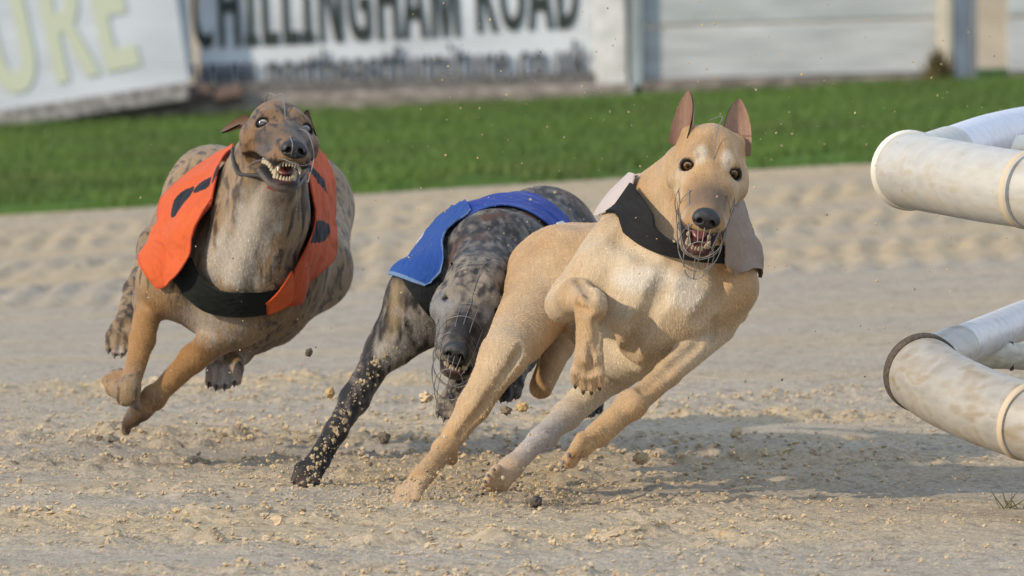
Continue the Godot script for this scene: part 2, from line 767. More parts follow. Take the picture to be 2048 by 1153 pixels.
func letters(words: String, parent: Node3D, at: Transform3D, width: float, cap: float, m: Material, font: Font, depth := 0.004, gap := 1.0) -> void:
	var total := 0.0
	var adv := []
	for ch in words:
		var w := font.get_string_size(ch, HORIZONTAL_ALIGNMENT_LEFT, -1, 64).x
		adv.append(w)
		total += w * gap
	var sx := width / total
	var cap64 := 64.0 * 0.714
	var x := 0.0
	for i in words.length():
		if words[i] != " ":
			var t := TextMesh.new()
			t.text = words[i]
			t.font = font
			t.font_size = 64
			t.pixel_size = 1.0
			t.depth = 1.0
			t.curve_step = 4.0
			t.horizontal_alignment = HORIZONTAL_ALIGNMENT_LEFT
			t.vertical_alignment = VERTICAL_ALIGNMENT_BOTTOM
			var o := obj("letter", t, m, parent)
			var asc := font.get_descent(64)
			o.transform = at * Transform3D(Basis.from_scale(Vector3(sx, cap / cap64, depth)), Vector3(x * sx, -asc * cap / cap64, 0))
		x += adv[i] * gap

func stained(c: Color, lo: float, seed_: int, scale: Vector3, rough := 0.6) -> StandardMaterial3D:
	var m := mat(c, rough)
	m.albedo_texture = grain(0.022, 5, 40 + seed_ % 4, lo, 1.0)
	m.uv1_triplanar = true
	m.uv1_world_triplanar = true
	m.uv1_scale = scale
	return m

func _fence() -> void:
	var bold := SystemFont.new()
	bold.font_names = PackedStringArray(["Droid Sans"])
	bold.font_weight = 700
	var white := stained(Color(0.60, 0.64, 0.69), 0.85, 41, Vector3(0.3, 1.2, 0.3), 0.45)
	var dark := mat(Color(0.014, 0.022, 0.018), 0.6)
	var grey := mat(Color(0.035, 0.04, 0.05), 0.6)
	var lime := mat(Color(0.49, 0.52, 0.40), 0.6)
	# board with the road name
	var o := thing("sign_board", "white hoarding reading CHILLINGHAM ROAD in black capitals over a web address", "sign", Vector3(-0.2810, 0.0243, -20.5000))
	var tilt := Basis(Vector3.BACK, 0.025)
	var st := begin()
	slab(st, Transform3D(tilt, Vector3(0.02, 0.53, -0.02)), Vector3(1.22, 1.0, 0.03))
	obj("panel", st.commit(), white, o)
	st = begin()
	slab(st, Transform3D(tilt, Vector3(0.0, 0.012, 0.0)), Vector3(1.24, 0.03, 0.05))
	obj("bottom_rail", st.commit(), stained(Color(0.16, 0.15, 0.14), 0.6, 42, Vector3(3, 3, 3)), o)
	letters("CHILLINGHAM", o, Transform3D(tilt * Basis(Vector3.BACK, 0.022), Vector3(-0.8842, 0.1345, -20.5000) - o.position), 0.75, 0.215, dark, bold)
	letters("ROAD", o, Transform3D(tilt * Basis(Vector3.BACK, 0.022), Vector3(-0.1074, 0.1786, -20.5000) - o.position), 0.30, 0.215, dark, bold)
	letters("www.northeastfurniture.co.uk", o, Transform3D(tilt * Basis(Vector3.BACK, 0.012), Vector3(-0.8813, 0.0163, -20.4900) - o.position), 1.09, 0.098, grey, bold)
	st = begin()
	slab(st, Transform3D(tilt, Vector3(0.2725, 0.1875, -20.4700) - o.position), Vector3(0.085, 0.42, 0.05))
	obj("end_trim", st.commit(), stained(Color(0.68, 0.68, 0.66), 0.8, 43, Vector3(2, 2, 2)), o)
	# board at the left, its lettering rising to the right
	o = thing("sign_board", "white hoarding with large pale lime letters ending URE and grubby lower edge", "sign", Vector3(-1.2521, -0.0206, -20.2800))
	var slope := Basis(Vector3.BACK, 0.15) * Basis(Vector3.UP, 0.10)
	st = begin()
	slab(st, Transform3D(slope, slope * Vector3(-0.51, 0.34, -0.05)), Vector3(1.78, 0.66, 0.03))
	obj("panel", st.commit(), white, o)
	st = begin()
	slab(st, Transform3D(slope, slope * Vector3(-0.51, -0.01, -0.03)), Vector3(1.76, 0.05, 0.04))
	obj("bottom_rail", st.commit(), stained(Color(0.45, 0.43, 0.41), 0.45, 44, Vector3(5, 5, 5)), o)
	letters("URE", o, Transform3D(slope * Basis(Vector3.BACK, 0.07), slope * Vector3(-0.165, 0.050, -0.032)), 0.43, 0.34, lime, bold, 0.004)
	# board between them
	o = thing("blank_board", "plain white board joining the two lettered hoardings", "board", Vector3(-0.9650, 0.0443, -20.4200))
	st = begin()
	slab(st, Transform3D(Basis(Vector3.BACK, 0.05), Vector3(0.0, 0.4, -0.05)), Vector3(0.13, 0.78, 0.03))
	obj("panel", st.commit(), white, o)
	# low base under the boards
	o = thing("concrete_kerb", "low stained concrete kerb under the white hoardings", "kerb", Vector3(-0.7209, -0.0239, -20.4500))
	st = begin()
	slab(st, Transform3D(Basis(Vector3.BACK, 0.03), Vector3(0.0, 0.0, -0.03)), Vector3(2.3, 0.07, 0.10), 0.012)
	obj("coping", st.commit(), stained(Color(0.33, 0.29, 0.255), 0.6, 45, Vector3(2.5, 6, 2.5), 0.9), o)
	for k in 6:
		st = begin()
		slab(st, Transform3D(Basis(Vector3.BACK, 0.10 + 0.03 * (k % 3)), Vector3(-0.48 + k * 0.085, 0.045 - 0.004 * (k % 2), 0.05)), Vector3(0.08, 0.035, 0.06), 0.006)
		obj("brick", st.commit(), stained(Color(0.24, 0.16, 0.13) if k % 2 else Color(0.21, 0.145, 0.12), 0.5, 46 + k % 2, Vector3(9, 9, 9), 0.9), o)
	# plain boarded panels on the right
	for k in 2:
		var b: Vector3 = [Vector3(0.7621, 0.0614, -20.4500), Vector3(1.4939, 0.0779, -20.4500)][k]
		o = thing("boarded_fence", ["long pale grey boarded panel between the two posts", "pale grey boarded panel beyond the cream post at the end"][k], "fence panel", b, "pale boarded fence panels")
		for r in 5:
			st = begin()
			slab(st, Transform3D(Basis(Vector3.BACK, 0.03), Vector3(0, 0.07 + r * 0.15, -0.03 + 0.002 * (r % 2))), Vector3([0.85, 0.26][k], 0.146, 0.025), 0.006)
			obj("plank", st.commit(), stained([Color(0.47, 0.49, 0.50), Color(0.44, 0.47, 0.48), Color(0.49, 0.50, 0.50)][r % 3], 0.82, 50 + r % 3, Vector3(0.6, 4, 0.6), 0.5), o)
		st = begin()
		slab(st, Transform3D(Basis(Vector3.BACK, 0.03), Vector3(0, -0.035, 0.0)), Vector3([0.87, 0.27][k], 0.06, 0.05), 0.008)
		obj("gravel_board", st.commit(), stained(Color(0.27, 0.23, 0.20), 0.5, 53, Vector3(3, 6, 3), 0.9), o)
	# posts
	var posts := [
		["slim blue grey steel post beside the end of the road name board", Vector3(0.3439, 0.0339, -20.4500), 0.035, Color(0.30, 0.35, 0.37)],
		["cream timber post with a dark mossy foot", Vector3(1.1899, 0.0779, -20.4500), 0.034, Color(0.62, 0.56, 0.44)],
		["broad white steel post next to the cream post", Vector3(1.2395, 0.0766, -20.5000), 0.05, Color(0.52, 0.55, 0.60)],
		["narrow dark grey post edging the broad white post", Vector3(1.2734, 0.0744, -20.4800), 0.014, Color(0.20, 0.23, 0.27)]]
	for q in posts:
		o = thing("fence_post", q[0], "post", q[1])
		st = begin()
		slab(st, Transform3D(Basis(), Vector3(0, 0.36, 0)), Vector3(q[2], 0.78, 0.05), 0.005)
		obj("shaft", st.commit(), stained(q[3], 0.8, 54, Vector3(3, 1, 3)), o)
	# weeds at the foot of the cream post
	o = thing("weed_clump", "dry brown and green weeds growing up the cream post", "weeds", Vector3(1.1704, 0.0680, -20.3000))
	st = begin()
	for k in 150:
		var a := rng.randf() * TAU
		var r := rng.randf() * 0.04
		var p := Vector3(cos(a) * r, -0.03, sin(a) * r)
		var hgt := rng.randf_range(0.03, 0.13) * (1.0 - r * 10.0)
		var tip := p + Vector3(rng.randf_range(-0.02, 0.02), maxf(hgt, 0.03), rng.randf_range(-0.02, 0.02))
		tube(st, PackedVector3Array([p, (p + tip) / 2.0 + Vector3(0.003, 0, 0), tip]), PackedFloat32Array([0.002, 0.003, 0.0004]), 4, false)
	obj("stalks", st.commit(), mat(Color(0.10, 0.075, 0.025), 0.9), o)

func _pipe(o: Node3D, called: String, pts: Array, r: float, m: Material, steps := 10) -> void:
	var st := begin()
	var line := smooth_line(PackedVector3Array(pts), steps)
	for i in line.size(): line[i] -= o.position
	tube(st, line, PackedFloat32Array([r]), 40)
	obj(called, st.commit(), m, o)

func _collar(o: Node3D, called: String, at: Vector3, along: Vector3, r: float, len_: float, m: Material) -> void:
	var st := begin()
	var d := along.normalized() * len_ / 2.0
	var c := at - o.position
	tube(st, PackedVector3Array([c - d, c - d * 0.8, c + d * 0.8, c + d]), PackedFloat32Array([r - 0.002, r, r, r - 0.002]), 40)
	obj(called, st.commit(), m, o)

func _pvc(c: Color, seed_: int, lo: float, tint: Color) -> StandardMaterial3D:
	var m := mat(c, 0.42)
	var img := _grain(0.02, 5, seed_, 0.0, 1.0, 512)
	var g := Gradient.new()
	g.offsets = PackedFloat32Array([0.0, 0.3, 0.55, 0.78, 1.0])
	g.colors = PackedColorArray([Color(lo, lo, lo), Color.WHITE.lerp(Color(lo, lo, lo), 0.4), Color.WHITE, tint.lerp(Color.WHITE, 0.5), tint])
	img.color_ramp = g
	m.albedo_texture = img
	m.uv1_triplanar = true
	m.uv1_world_triplanar = true
	m.uv1_scale = Vector3(1.6, 3.0, 1.6)
	m.normal_enabled = true
	m.normal_texture = bumps(0.05, 4, seed_ + 2, 2.0)
	m.normal_scale = 0.3
	return m

func _rails() -> void:
	var clean := _pvc(Color(0.43, 0.42, 0.39), 60, 0.84, Color(0.86, 0.78, 0.64))
	var muddy := _pvc(Color(0.36, 0.34, 0.305), 64, 0.78, Color(0.76, 0.64, 0.46))
	var rim := mat(Color(0.66, 0.63, 0.56), 0.5)
	var glue := mat(Color(0.50, 0.40, 0.28), 0.7)
	var mud := stained(Color(0.14, 0.11, 0.085), 0.5, 68, Vector3(20, 20, 20), 0.95)
	# upper rail
	var o := thing("running_rail", "upper white plastic pipe rail curving round the inside of the bend", "rail", Vector3(0.7426, 0.0118, 0.1000))
	_pipe(o, "pipe_section", [Vector3(0.5383, 0.4560, 0.0200), Vector3(0.5786, 0.4520, 0.1300), Vector3(0.6359, 0.4448, 0.2400), Vector3(0.6979, 0.4378, 0.3100)], 0.0515, clean)
	_pipe(o, "pipe_section", [Vector3(0.6839, 0.4398, 0.2900), Vector3(0.7531, 0.4321, 0.3400), Vector3(0.8717, 0.4247, 0.3800), Vector3(1.0052, 0.4214, 0.3800)], 0.0520, clean)
	_collar(o, "pipe_collar", Vector3(0.6915, 0.4388, 0.3020), Vector3(0.6979, 0.4378, 0.3100) - Vector3(0.6681, 0.4415, 0.2800), 0.0530, 0.009, glue)
	_collar(o, "socket_rim", Vector3(0.5409, 0.4561, 0.0250), Vector3(0.5786, 0.4520, 0.1300) - Vector3(0.5383, 0.4560, 0.0200), 0.055, 0.014, rim)
	_pipe(o, "elbow_bend", [Vector3(0.5475, 0.4549, 0.0300), Vector3(0.5381, 0.4558, -0.0500), Vector3(0.5596, 0.4612, -0.1600), Vector3(0.6049, 0.4706, -0.3000)], 0.0365, clean)
	_pipe(o, "pipe_section", [Vector3(0.5988, 0.4705, -0.2800), Vector3(0.6796, 0.4728, -0.9000), Vector3(0.7577, 0.4710, -1.4000), Vector3(0.8387, 0.4624, -1.9000), Vector3(1.0039, 0.4498, -2.6000)], 0.034, _pvc(Color(0.50, 0.52, 0.60), 70, 0.85, Color(0.85, 0.85, 0.85)))
	_pipe(o, "brace_pipe", [Vector3(0.6027, 0.4583, -0.7000), Vector3(0.6938, 0.4586, -0.9000), Vector3(0.8081, 0.4525, -1.1000), Vector3(0.9462, 0.4435, -1.3000)], 0.018, _pvc(Color(0.70, 0.66, 0.55), 71, 0.85, Color(0.85, 0.8, 0.7)))
	_pipe(o, "post", [Vector3(0.7430, 0.4321, 0.3400), Vector3(0.7440, 0.2259, 0.3400), Vector3(0.7457, -0.0254, 0.3400)], 0.030, clean, 3)
	# lower rail
	o = thing("running_rail", "lower mud splashed plastic pipe rail with a dark muddy socket", "rail", Vector3(0.7439, 0.0098, 0.1000))
	_pipe(o, "pipe_section", [Vector3(0.5535, 0.1857, 0.1200), Vector3(0.5836, 0.1671, 0.2000), Vector3(0.6343, 0.1469, 0.3000), Vector3(0.6946, 0.1287, 0.3800)], 0.0515, muddy)
	_pipe(o, "pipe_section", [Vector3(0.6805, 0.1325, 0.3620), Vector3(0.7509, 0.1168, 0.4100), Vector3(0.8696, 0.1037, 0.4400), Vector3(1.0028, 0.0970, 0.4400)], 0.0520, muddy)
	_collar(o, "pipe_collar", Vector3(0.6881, 0.1310, 0.3730), Vector3(0.6946, 0.1287, 0.3800) - Vector3(0.6662, 0.1366, 0.3500), 0.0530, 0.009, glue)
	_collar(o, "socket_rim", Vector3(0.5554, 0.1852, 0.1250), Vector3(0.5836, 0.1671, 0.2000) - Vector3(0.5535, 0.1857, 0.1200), 0.0545, 0.016, mud)
	_pipe(o, "elbow_bend", [Vector3(0.5648, 0.1789, 0.1500), Vector3(0.5557, 0.1868, 0.0400), Vector3(0.5721, 0.1932, -0.0600), Vector3(0.6125, 0.2034, -0.2000)], 0.0330, muddy)
	_pipe(o, "pipe_section", [Vector3(0.6016, 0.2029, -0.1800), Vector3(0.6702, 0.2068, -0.6000), Vector3(0.7546, 0.2167, -1.0000), Vector3(0.8677, 0.2178, -1.5000)], 0.0275, _pvc(Color(0.46, 0.46, 0.48), 72, 0.8, Color(0.8, 0.75, 0.7)))
	_pipe(o, "brace_pipe", [Vector3(0.6197, 0.1781, -0.5500), Vector3(0.6954, 0.1750, -0.6200), Vector3(0.7933, 0.1644, -0.7000), Vector3(0.9104, 0.1542, -0.8000)], 0.019, _pvc(Color(0.52, 0.48, 0.38), 73, 0.5, Color(0.5, 0.45, 0.35)))
	_collar(o, "joint_ring", Vector3(0.7019, 0.1741, -0.6250), Vector3(1, 0, 0), 0.0205, 0.006, mud)
	_pipe(o, "post", [Vector3(0.7542, 0.1168, 0.4100), Vector3(0.7550, 0.0421, 0.4100), Vector3(0.7564, -0.0281, 0.4100)], 0.028, muddy, 3)
	# tuft beside the rail foot
	o = thing("grass_tuft", "a few thin olive grass blades in the sand below the rail", "grass tuft", Vector3(0.6924, 0.0118, 0.1000))
	var st := begin()
	for k in 16:
		var a := rng.randf() * TAU
		var r := rng.randf() * 0.035
		var p := Vector3(cos(a) * r, -0.012, sin(a) * r)
		var tip := p + Vector3(rng.randf_range(-0.02, 0.02), rng.randf_range(0.01, 0.030), rng.randf_range(-0.02, 0.02))
		tube(st, PackedVector3Array([p, p.lerp(tip, 0.6), tip]), PackedFloat32Array([0.0009, 0.0008, 0.0002]), 4, false)
	obj("blades", st.commit(), mat(Color(0.12, 0.11, 0.035), 0.9), o)

# ---------------------------------------------------------------- crumbs and clods of sand
func clod_mesh(seed_: int, rough: float, rings := 5, segs := 7, jagged := true) -> ArrayMesh:
	var n := FastNoiseLite.new()
	n.seed = seed_
	n.frequency = 1.1
	n.fractal_octaves = 2
	var v := PackedVector3Array()
	var idx := PackedInt32Array()
	for i in rings + 1:
		for s in segs:
			var a := PI * i / rings
			var b := TAU * s / segs
			var d := Vector3(sin(a) * cos(b), cos(a), sin(a) * sin(b))
			v.append(d * (0.5 + rough * n.get_noise_3dv(d * 1.7)) * Vector3(1, 0.8, 0.95))
	for i in rings:
		for s in segs:
			var a := i * segs + s
			var b := i * segs + (s + 1) % segs
			for q in [a, b, b + segs, a, b + segs, a + segs]: idx.append(q)
	var st := begin()
	if jagged: st.set_smooth_group(-1)
	for q in idx.size(): st.add_vertex(v[idx[q]])
	if not jagged: st.index()
	st.generate_normals()
	return st.commit()

func scatter(called: String, label: String, category: String, mesh: Mesh, m: Material, list: Array) -> void:
	var mm := MultiMesh.new()
	mm.transform_format = MultiMesh.TRANSFORM_3D
	mm.use_colors = true
	mm.mesh = mesh
	mm.instance_count = list.size()
	for i in list.size():
		mm.set_instance_transform(i, list[i][0])
		mm.set_instance_color(i, list[i][1])
	var o := MultiMeshInstance3D.new()
	o.name = numbered(called)
	o.multimesh = mm
	o.material_override = m
	o.set_meta("kind", "stuff")
	tag(o, label, category)
	add_child(o)

func any_turn() -> Basis:
	return Basis(Vector3(rng.randf_range(-1, 1), rng.randf_range(-1, 1), rng.randf_range(-1, 1)).normalized(), rng.randf() * TAU)

func sand_tone() -> Color:
	var c := Color(0.50, 0.375, 0.21).lerp(Color(0.42, 0.34, 0.24), rng.randf())
	if rng.randf() < 0.05: c = Color(0.13, 0.105, 0.08)
	elif rng.randf() < 0.12: c = Color(0.50, 0.37, 0.19)
	return c * rng.randf_range(0.88, 1.1)

func _loose_sand() -> void:
	var m := mat(Color.WHITE, 0.95, true)
	m.metallic_specular = 0.2
	m.normal_enabled = true
	m.normal_texture = bumps(0.05, 4, 81, 8.0, 256)
	m.normal_scale = 0.8
	m.uv1_triplanar = true
	m.uv1_scale = Vector3(1, 1, 1)
	var kinds := [clod_mesh(1, 0.35), clod_mesh(2, 0.45), clod_mesh(3, 0.5)]
	var lists := [[], [], []]
	var want := 210000
	while want > 0:
		want -= 1
		var x := rng.randf_range(-1.7, 1.7)
		var z := rng.randf_range(-5.0, 1.9)
		var c := churned(x, z)
		if rng.randf() > (0.05 + c * 1.1) * (0.22 + 3.0 * clampf(clumps(x, z) + 0.06, 0.0, 0.4)): continue
		var s := 0.0016 + 0.0085 * pow(rng.randf(), 4.0) * (0.35 + c)
		if rng.randf() < 0.0016 * c: s = rng.randf_range(0.010, 0.022)
		var p := Vector3(x, ground_height(x, z) + s * 0.18, z)
		lists[rng.randi() % 3].append([Transform3D(any_turn().scaled(Vector3(s, s * rng.randf_range(0.55, 1.0), s * rng.randf_range(0.7, 1.2))), p), sand_tone().lerp(sand_color(x, z), 0.55)])
	for k in 3:
		scatter("sand_crumbs", ["pale loose crumbs of sand churned up on the track", "rough loose crumbs of sand lying among the paler ones", "jagged loose crumbs of sand lying on the churned track"][k], "sand", kinds[k], m, lists[k])
	# grains in the air behind and between the dogs
	var air := []
	for k in 1500:
		var p := Vector3(rng.randf_range(-0.55, 0.62), 0.0, rng.randf_range(-2.4, 0.6))
		p.y = pow(rng.randf(), 2.2) * 0.42 + 0.01
		if k % 3 == 0: p = Vector3(rng.randf_range(-0.15, 0.75), rng.randf_range(0.30, 0.72), rng.randf_range(-2.4, 1.6))
		var s := 0.0010 + 0.0026 * pow(rng.randf(), 3.0)
		air.append([Transform3D(any_turn().scaled(Vector3.ONE * s), p), sand_tone()])
	for foot in [Vector3(-0.1440, 0.0091, 0.0500), Vector3(-0.0265, 0.0266, 0.0600), Vector3(-0.2843, 0.0044, -0.4200), Vector3(0.0246, 0.0283, -0.1000), Vector3(-0.0857, 0.0177, -0.3000)]:
		for k in 420:
			var p: Vector3 = foot + Vector3(rng.randfn(0.0, 0.075), 0.0, rng.randfn(0.0, 0.12))
			p.y = ground_height(p.x, p.z) + absf(rng.randfn(0.0, 0.03)) * (1.4 if k % 6 == 0 else 0.7)
			air.append([Transform3D(any_turn().scaled(Vector3.ONE * (0.0012 + 0.0055 * pow(rng.randf(), 4.0))), p), sand_tone()])
	scatter("flying_sand", "fine grains of sand flung up into the air round the dogs", "sand", kinds[1], m, air)
	# the larger clods in the air
	var big := [
		["round pale sand clod in the air below the muzzle of the dark dog", Vector3(-0.1196, 0.1366, -0.2000), 0.018],
		["dark damp clod low in the air right of the dark dog's planted foreleg", Vector3(-0.1760, 0.0802, -0.2000), 0.017],
		["black gritty lump resting under the fawn dog's curled hind foot", Vector3(0.0325, 0.0102, 0.1200), 0.016],
		["small dark clod high in the air between the orange and blue jackets", Vector3(-0.2819, 0.1897, -0.4000), 0.011],
		["flat ochre clod flying left of the dark dog's elbow", Vector3(-0.2527, 0.1334, -0.4000), 0.014],
		["narrow brown clod in the air beside the fawn dog's planted hind leg", Vector3(-0.0082, 0.1229, -0.1000), 0.014],
		["ochre crumbling clod under the fawn dog's raised forepaw", Vector3(0.0137, 0.1277, -0.1000), 0.015],
		["crumbling tan lump right of the fawn dog's reaching front paw", Vector3(0.1805, 0.0339, -0.5500), 0.020]]
	for q in big:
		var tone := Color(0.44, 0.34, 0.21)
		for w in [["pale", Color(0.50, 0.39, 0.25)], ["ochre", Color(0.46, 0.32, 0.15)], ["brown", Color(0.20, 0.145, 0.095)], ["grey", Color(0.27, 0.235, 0.20)], ["dark damp", Color(0.12, 0.095, 0.07)], ["small dark", Color(0.10, 0.085, 0.07)], ["black", Color(0.085, 0.072, 0.06)]]:
			if w[0] in q[0] and not (w[0] == "pale" and "ochre" in q[0]): tone = w[1]
		var o := obj("sand_clod", clod_mesh(40 + int(q[2] * 2000.0), 0.36, 14, 20, false), mat(tone, 0.95))
		o.material_override.normal_enabled = true
		o.material_override.normal_texture = m.normal_texture
		o.transform = Transform3D(any_turn().scaled(Vector3.ONE * q[2]), q[1])
		tag(o, q[0], "sand clod", "clods of sand thrown up by the dogs")

# ---------------------------------------------------------------- greyhounds
const U := 0.00068

class Head:
	var T := Transform3D()
	var jaw := 0.5            # opening of the lower jaw, radians
	var snarl := 0.0
	var J := Transform3D()    # the lower jaw's own axes, hinged behind the cheeks
	func w(x: float, y: float, z: float) -> Vector3: return T * Vector3(x, y, z)
	func j(x: float, y: float, z: float) -> Vector3: return J * Vector3(x, y, z)

func head_at(at: Vector3, pitch: float, yaw: float, roll: float, jaw: float, snarl := 0.0) -> Head:
	var h := Head.new()
	var b := Basis(Vector3.BACK, -deg_to_rad(roll)) * Basis(Vector3.UP, deg_to_rad(yaw)) * Basis(Vector3.RIGHT, deg_to_rad(pitch))
	h.T = Transform3D(b, at)
	h.jaw = jaw
	h.snarl = snarl
	h.J = h.T * Transform3D(Basis(Vector3.RIGHT, jaw), Vector3(0, -0.036, -0.035))
	return h

# skull, muzzle, open mouth and lower jaw
func head_shape(F: Field, h: Head, closed_eyes := false, lids := 1.0) -> void:
	var b := h.T.basis
	F.ell(h.w(0, -0.004, -0.052), b, Vector3(0.0415, 0.043, 0.066), 0.02)
	F.ell(h.w(0, 0.014, -0.028), b, Vector3(0.0315, 0.026, 0.045), 0.018)
	for s in [-1.0, 1.0]:
		F.ell(h.w(s * 0.038, -0.020, -0.028), b * Basis(Vector3.UP, s * 0.25), Vector3(0.0155, 0.026, 0.044), 0.016)
		F.ell(h.w(s * 0.0255, 0.0175, 0.000), b * Basis(Vector3.BACK, -s * 0.35), Vector3(0.016, 0.0085, 0.015), 0.010)
		F.ell(h.w(s * 0.027, -0.014, 0.022), b * Basis(Vector3.UP, -s * 0.3), Vector3(0.0145, 0.016, 0.032), 0.016)
		# cheek bone under the eye, upper lip with its pad
		F.cone(h.w(s * 0.034, -0.012, 0.004), h.w(s * 0.041, -0.010, -0.030), 0.0085, 0.0100, 0.012)
		F.cone(h.w(s * 0.0290, -0.036, 0.012), h.w(s * 0.0195, -0.0455, 0.080), 0.0125, 0.0120, 0.012)
		F.ell(h.w(s * 0.0165, -0.0430, 0.092), b, Vector3(0.0120, 0.0120, 0.0140), 0.008)
	F.cone(h.w(0, -0.004, 0.010), h.w(0, -0.026, 0.092), 0.0250, 0.0175, 0.02)
	F.cone(h.w(0, -0.030, 0.060), h.w(0, -0.036, 0.102), 0.0215, 0.0170, 0.012)
	# throat and the roots of the jaw
	F.ell(h.w(0, -0.040, -0.045), b, Vector3(0.034, 0.026, 0.040), 0.02)
	# lower jaw: two bars that meet at the chin
	for s in [-1.0, 1.0]:
		F.cone(h.j(s * 0.029, -0.004, 0.005), h.j(s * 0.0145, -0.012, 0.102), 0.0125, 0.0088, 0.010)
	F.cone(h.j(0, -0.016, 0.020), h.j(0, -0.0145, 0.102), 0.016, 0.0100, 0.010)
	F.ell(h.j(0, -0.012, 0.110), b * Basis(Vector3.RIGHT, h.jaw), Vector3(0.0170, 0.0095, 0.010), 0.008)
	# the hollow of the mouth
	var a := h.jaw * 0.5
	var mid := h.T * Transform3D(Basis(Vector3.RIGHT, a), Vector3(0, -0.036, -0.035))
	var gap := tan(h.jaw * 0.5)
	for q in [[0.035, 0.4], [0.06, 0.66], [0.085, 0.78], [0.108, 0.84], [0.13, 0.88]]:
		F.ell(mid * Vector3(0, -0.004, q[0] + 0.012), mid.basis, Vector3(0.0225 - 0.030 * maxf(q[0] - 0.05, 0.0), maxf(gap * q[0] * q[1], 0.004), 0.020), 0.004, 1)
	# corners of the mouth, drawn back in a snarl
	for s in [-1.0, 1.0]:
		F.cone(mid * Vector3(s * (0.026 + 0.006 * h.snarl), -0.002, 0.034 - 0.008 * h.snarl), mid * Vector3(s * (0.020 + 0.004 * h.snarl), -0.004, 0.12), 0.005 + 0.005 * h.snarl, maxf(0.011 * gap * 2.4, 0.004) + 0.002 * h.snarl, 0.004, 1)
	# eye sockets and lids
	for s in [-1.0, 1.0]:
		var e := h.w(s * 0.0290, 0.004, 0.0050)
		if closed_eyes:
			F.ell(e + b * Vector3(0, 0.005, 0.000), b, Vector3(0.0125, 0.0070, 0.0095), 0.006)
			F.ell(e + b * Vector3(0, -0.006, -0.001), b, Vector3(0.0125, 0.0060, 0.0090), 0.006)
			F.cone(e + b * Vector3(-s * 0.009, -0.0035, 0.0105), e + b * Vector3(s * 0.010, -0.0005, 0.0055), 0.0024, 0.0026, 0.003, 1)
		else:
			F.ell(e, b, Vector3(0.0138, 0.0122, 0.0118), 0.008)
			F.ell(e + b * Vector3(s * 0.0015, -0.0005, 0.0105), b * Basis(Vector3.BACK, -s * 0.28), Vector3(0.0096, 0.0070 * lids, 0.011), 0.002, 1)
	# hollows of the temples, and the shallow furrow of the forehead
	for s in [-1.0, 1.0]: F.ell(h.w(s * 0.052, 0.020, -0.014), b, Vector3(0.011, 0.016, 0.022), 0.014, 1)
	F.cone(h.w(0, 0.050, -0.03), h.w(0, 0.0295, 0.016), 0.0045, 0.0055, 0.012, 1)

# a pricked ear: a folded, cupped leaf of skin with thickness
func ear_shape(st: SurfaceTool, base: Vector3, tip: Vector3, outer: Vector3, width: float, cup: float, curl: float, color: Color, inside: Color) -> void:
	var axis := tip - base
	var side := outer.cross(axis).normalized()
	var front := axis.normalized().cross(side).normalized()
	var nu := 16
	var nv := 22
	var pt := func(i: int, j: int, off: float) -> Vector3:
		var u := 2.0 * i / nu - 1.0
		var v := float(j) / nv
		var half := width * (1.0 - 0.08 * v) * pow(maxf(1.0 - pow(v, 2.5), 0.0), 0.8) + 0.0006
		var wrap := u * (cup * (1.0 - 0.55 * v))
		var r := half / maxf(cup * (1.0 - 0.55 * v), 0.2)
		return base + axis * v + side * (sin(wrap) * r) + front * ((cos(wrap) - 1.0) * r * -1.0 + curl * v * v + off)
	for off in [0.0014, -0.0014]:
		for i in nu:
			for j in nv:
				var q := [[i, j], [i + 1, j], [i + 1, j + 1], [i, j], [i + 1, j + 1], [i, j + 1]]
				var g: Vector3 = (pt.call(i + 1, j, off) - pt.call(i, j, off)).cross(pt.call(i + 1, j + 1, off) - pt.call(i, j, off))
				if g.dot(front) * off > 0: q = [q[0], q[2], q[1], q[3], q[5], q[4]]
				for e in q:
					var p: Vector3 = pt.call(e[0], e[1], off)
					var du: Vector3 = pt.call(mini(e[0] + 1, nu), e[1], off) - pt.call(maxi(e[0] - 1, 0), e[1], off)
					var dv: Vector3 = pt.call(e[0], mini(e[1] + 1, nv), off) - pt.call(e[0], maxi(e[1] - 1, 0), off)
					var n := du.cross(dv).normalized()
					if n.dot(front) * off < 0: n = -n
					st.set_normal(n)
					st.set_color(inside if off > 0 else color)
					st.add_vertex(p)
	for k in 2:
		for j in nv:
			var i := 0 if k == 0 else nu
			for e in ([[j, 1], [j + 1, 1], [j + 1, -1], [j, 1], [j + 1, -1], [j, -1]] if k == 1 else [[j, 1], [j + 1, -1], [j + 1, 1], [j, 1], [j, -1], [j + 1, -1]]):
				st.set_normal(side * (-1 if k == 0 else 1))
				st.set_color(color)
				st.add_vertex(pt.call(i, e[0], 0.0014 * e[1]))

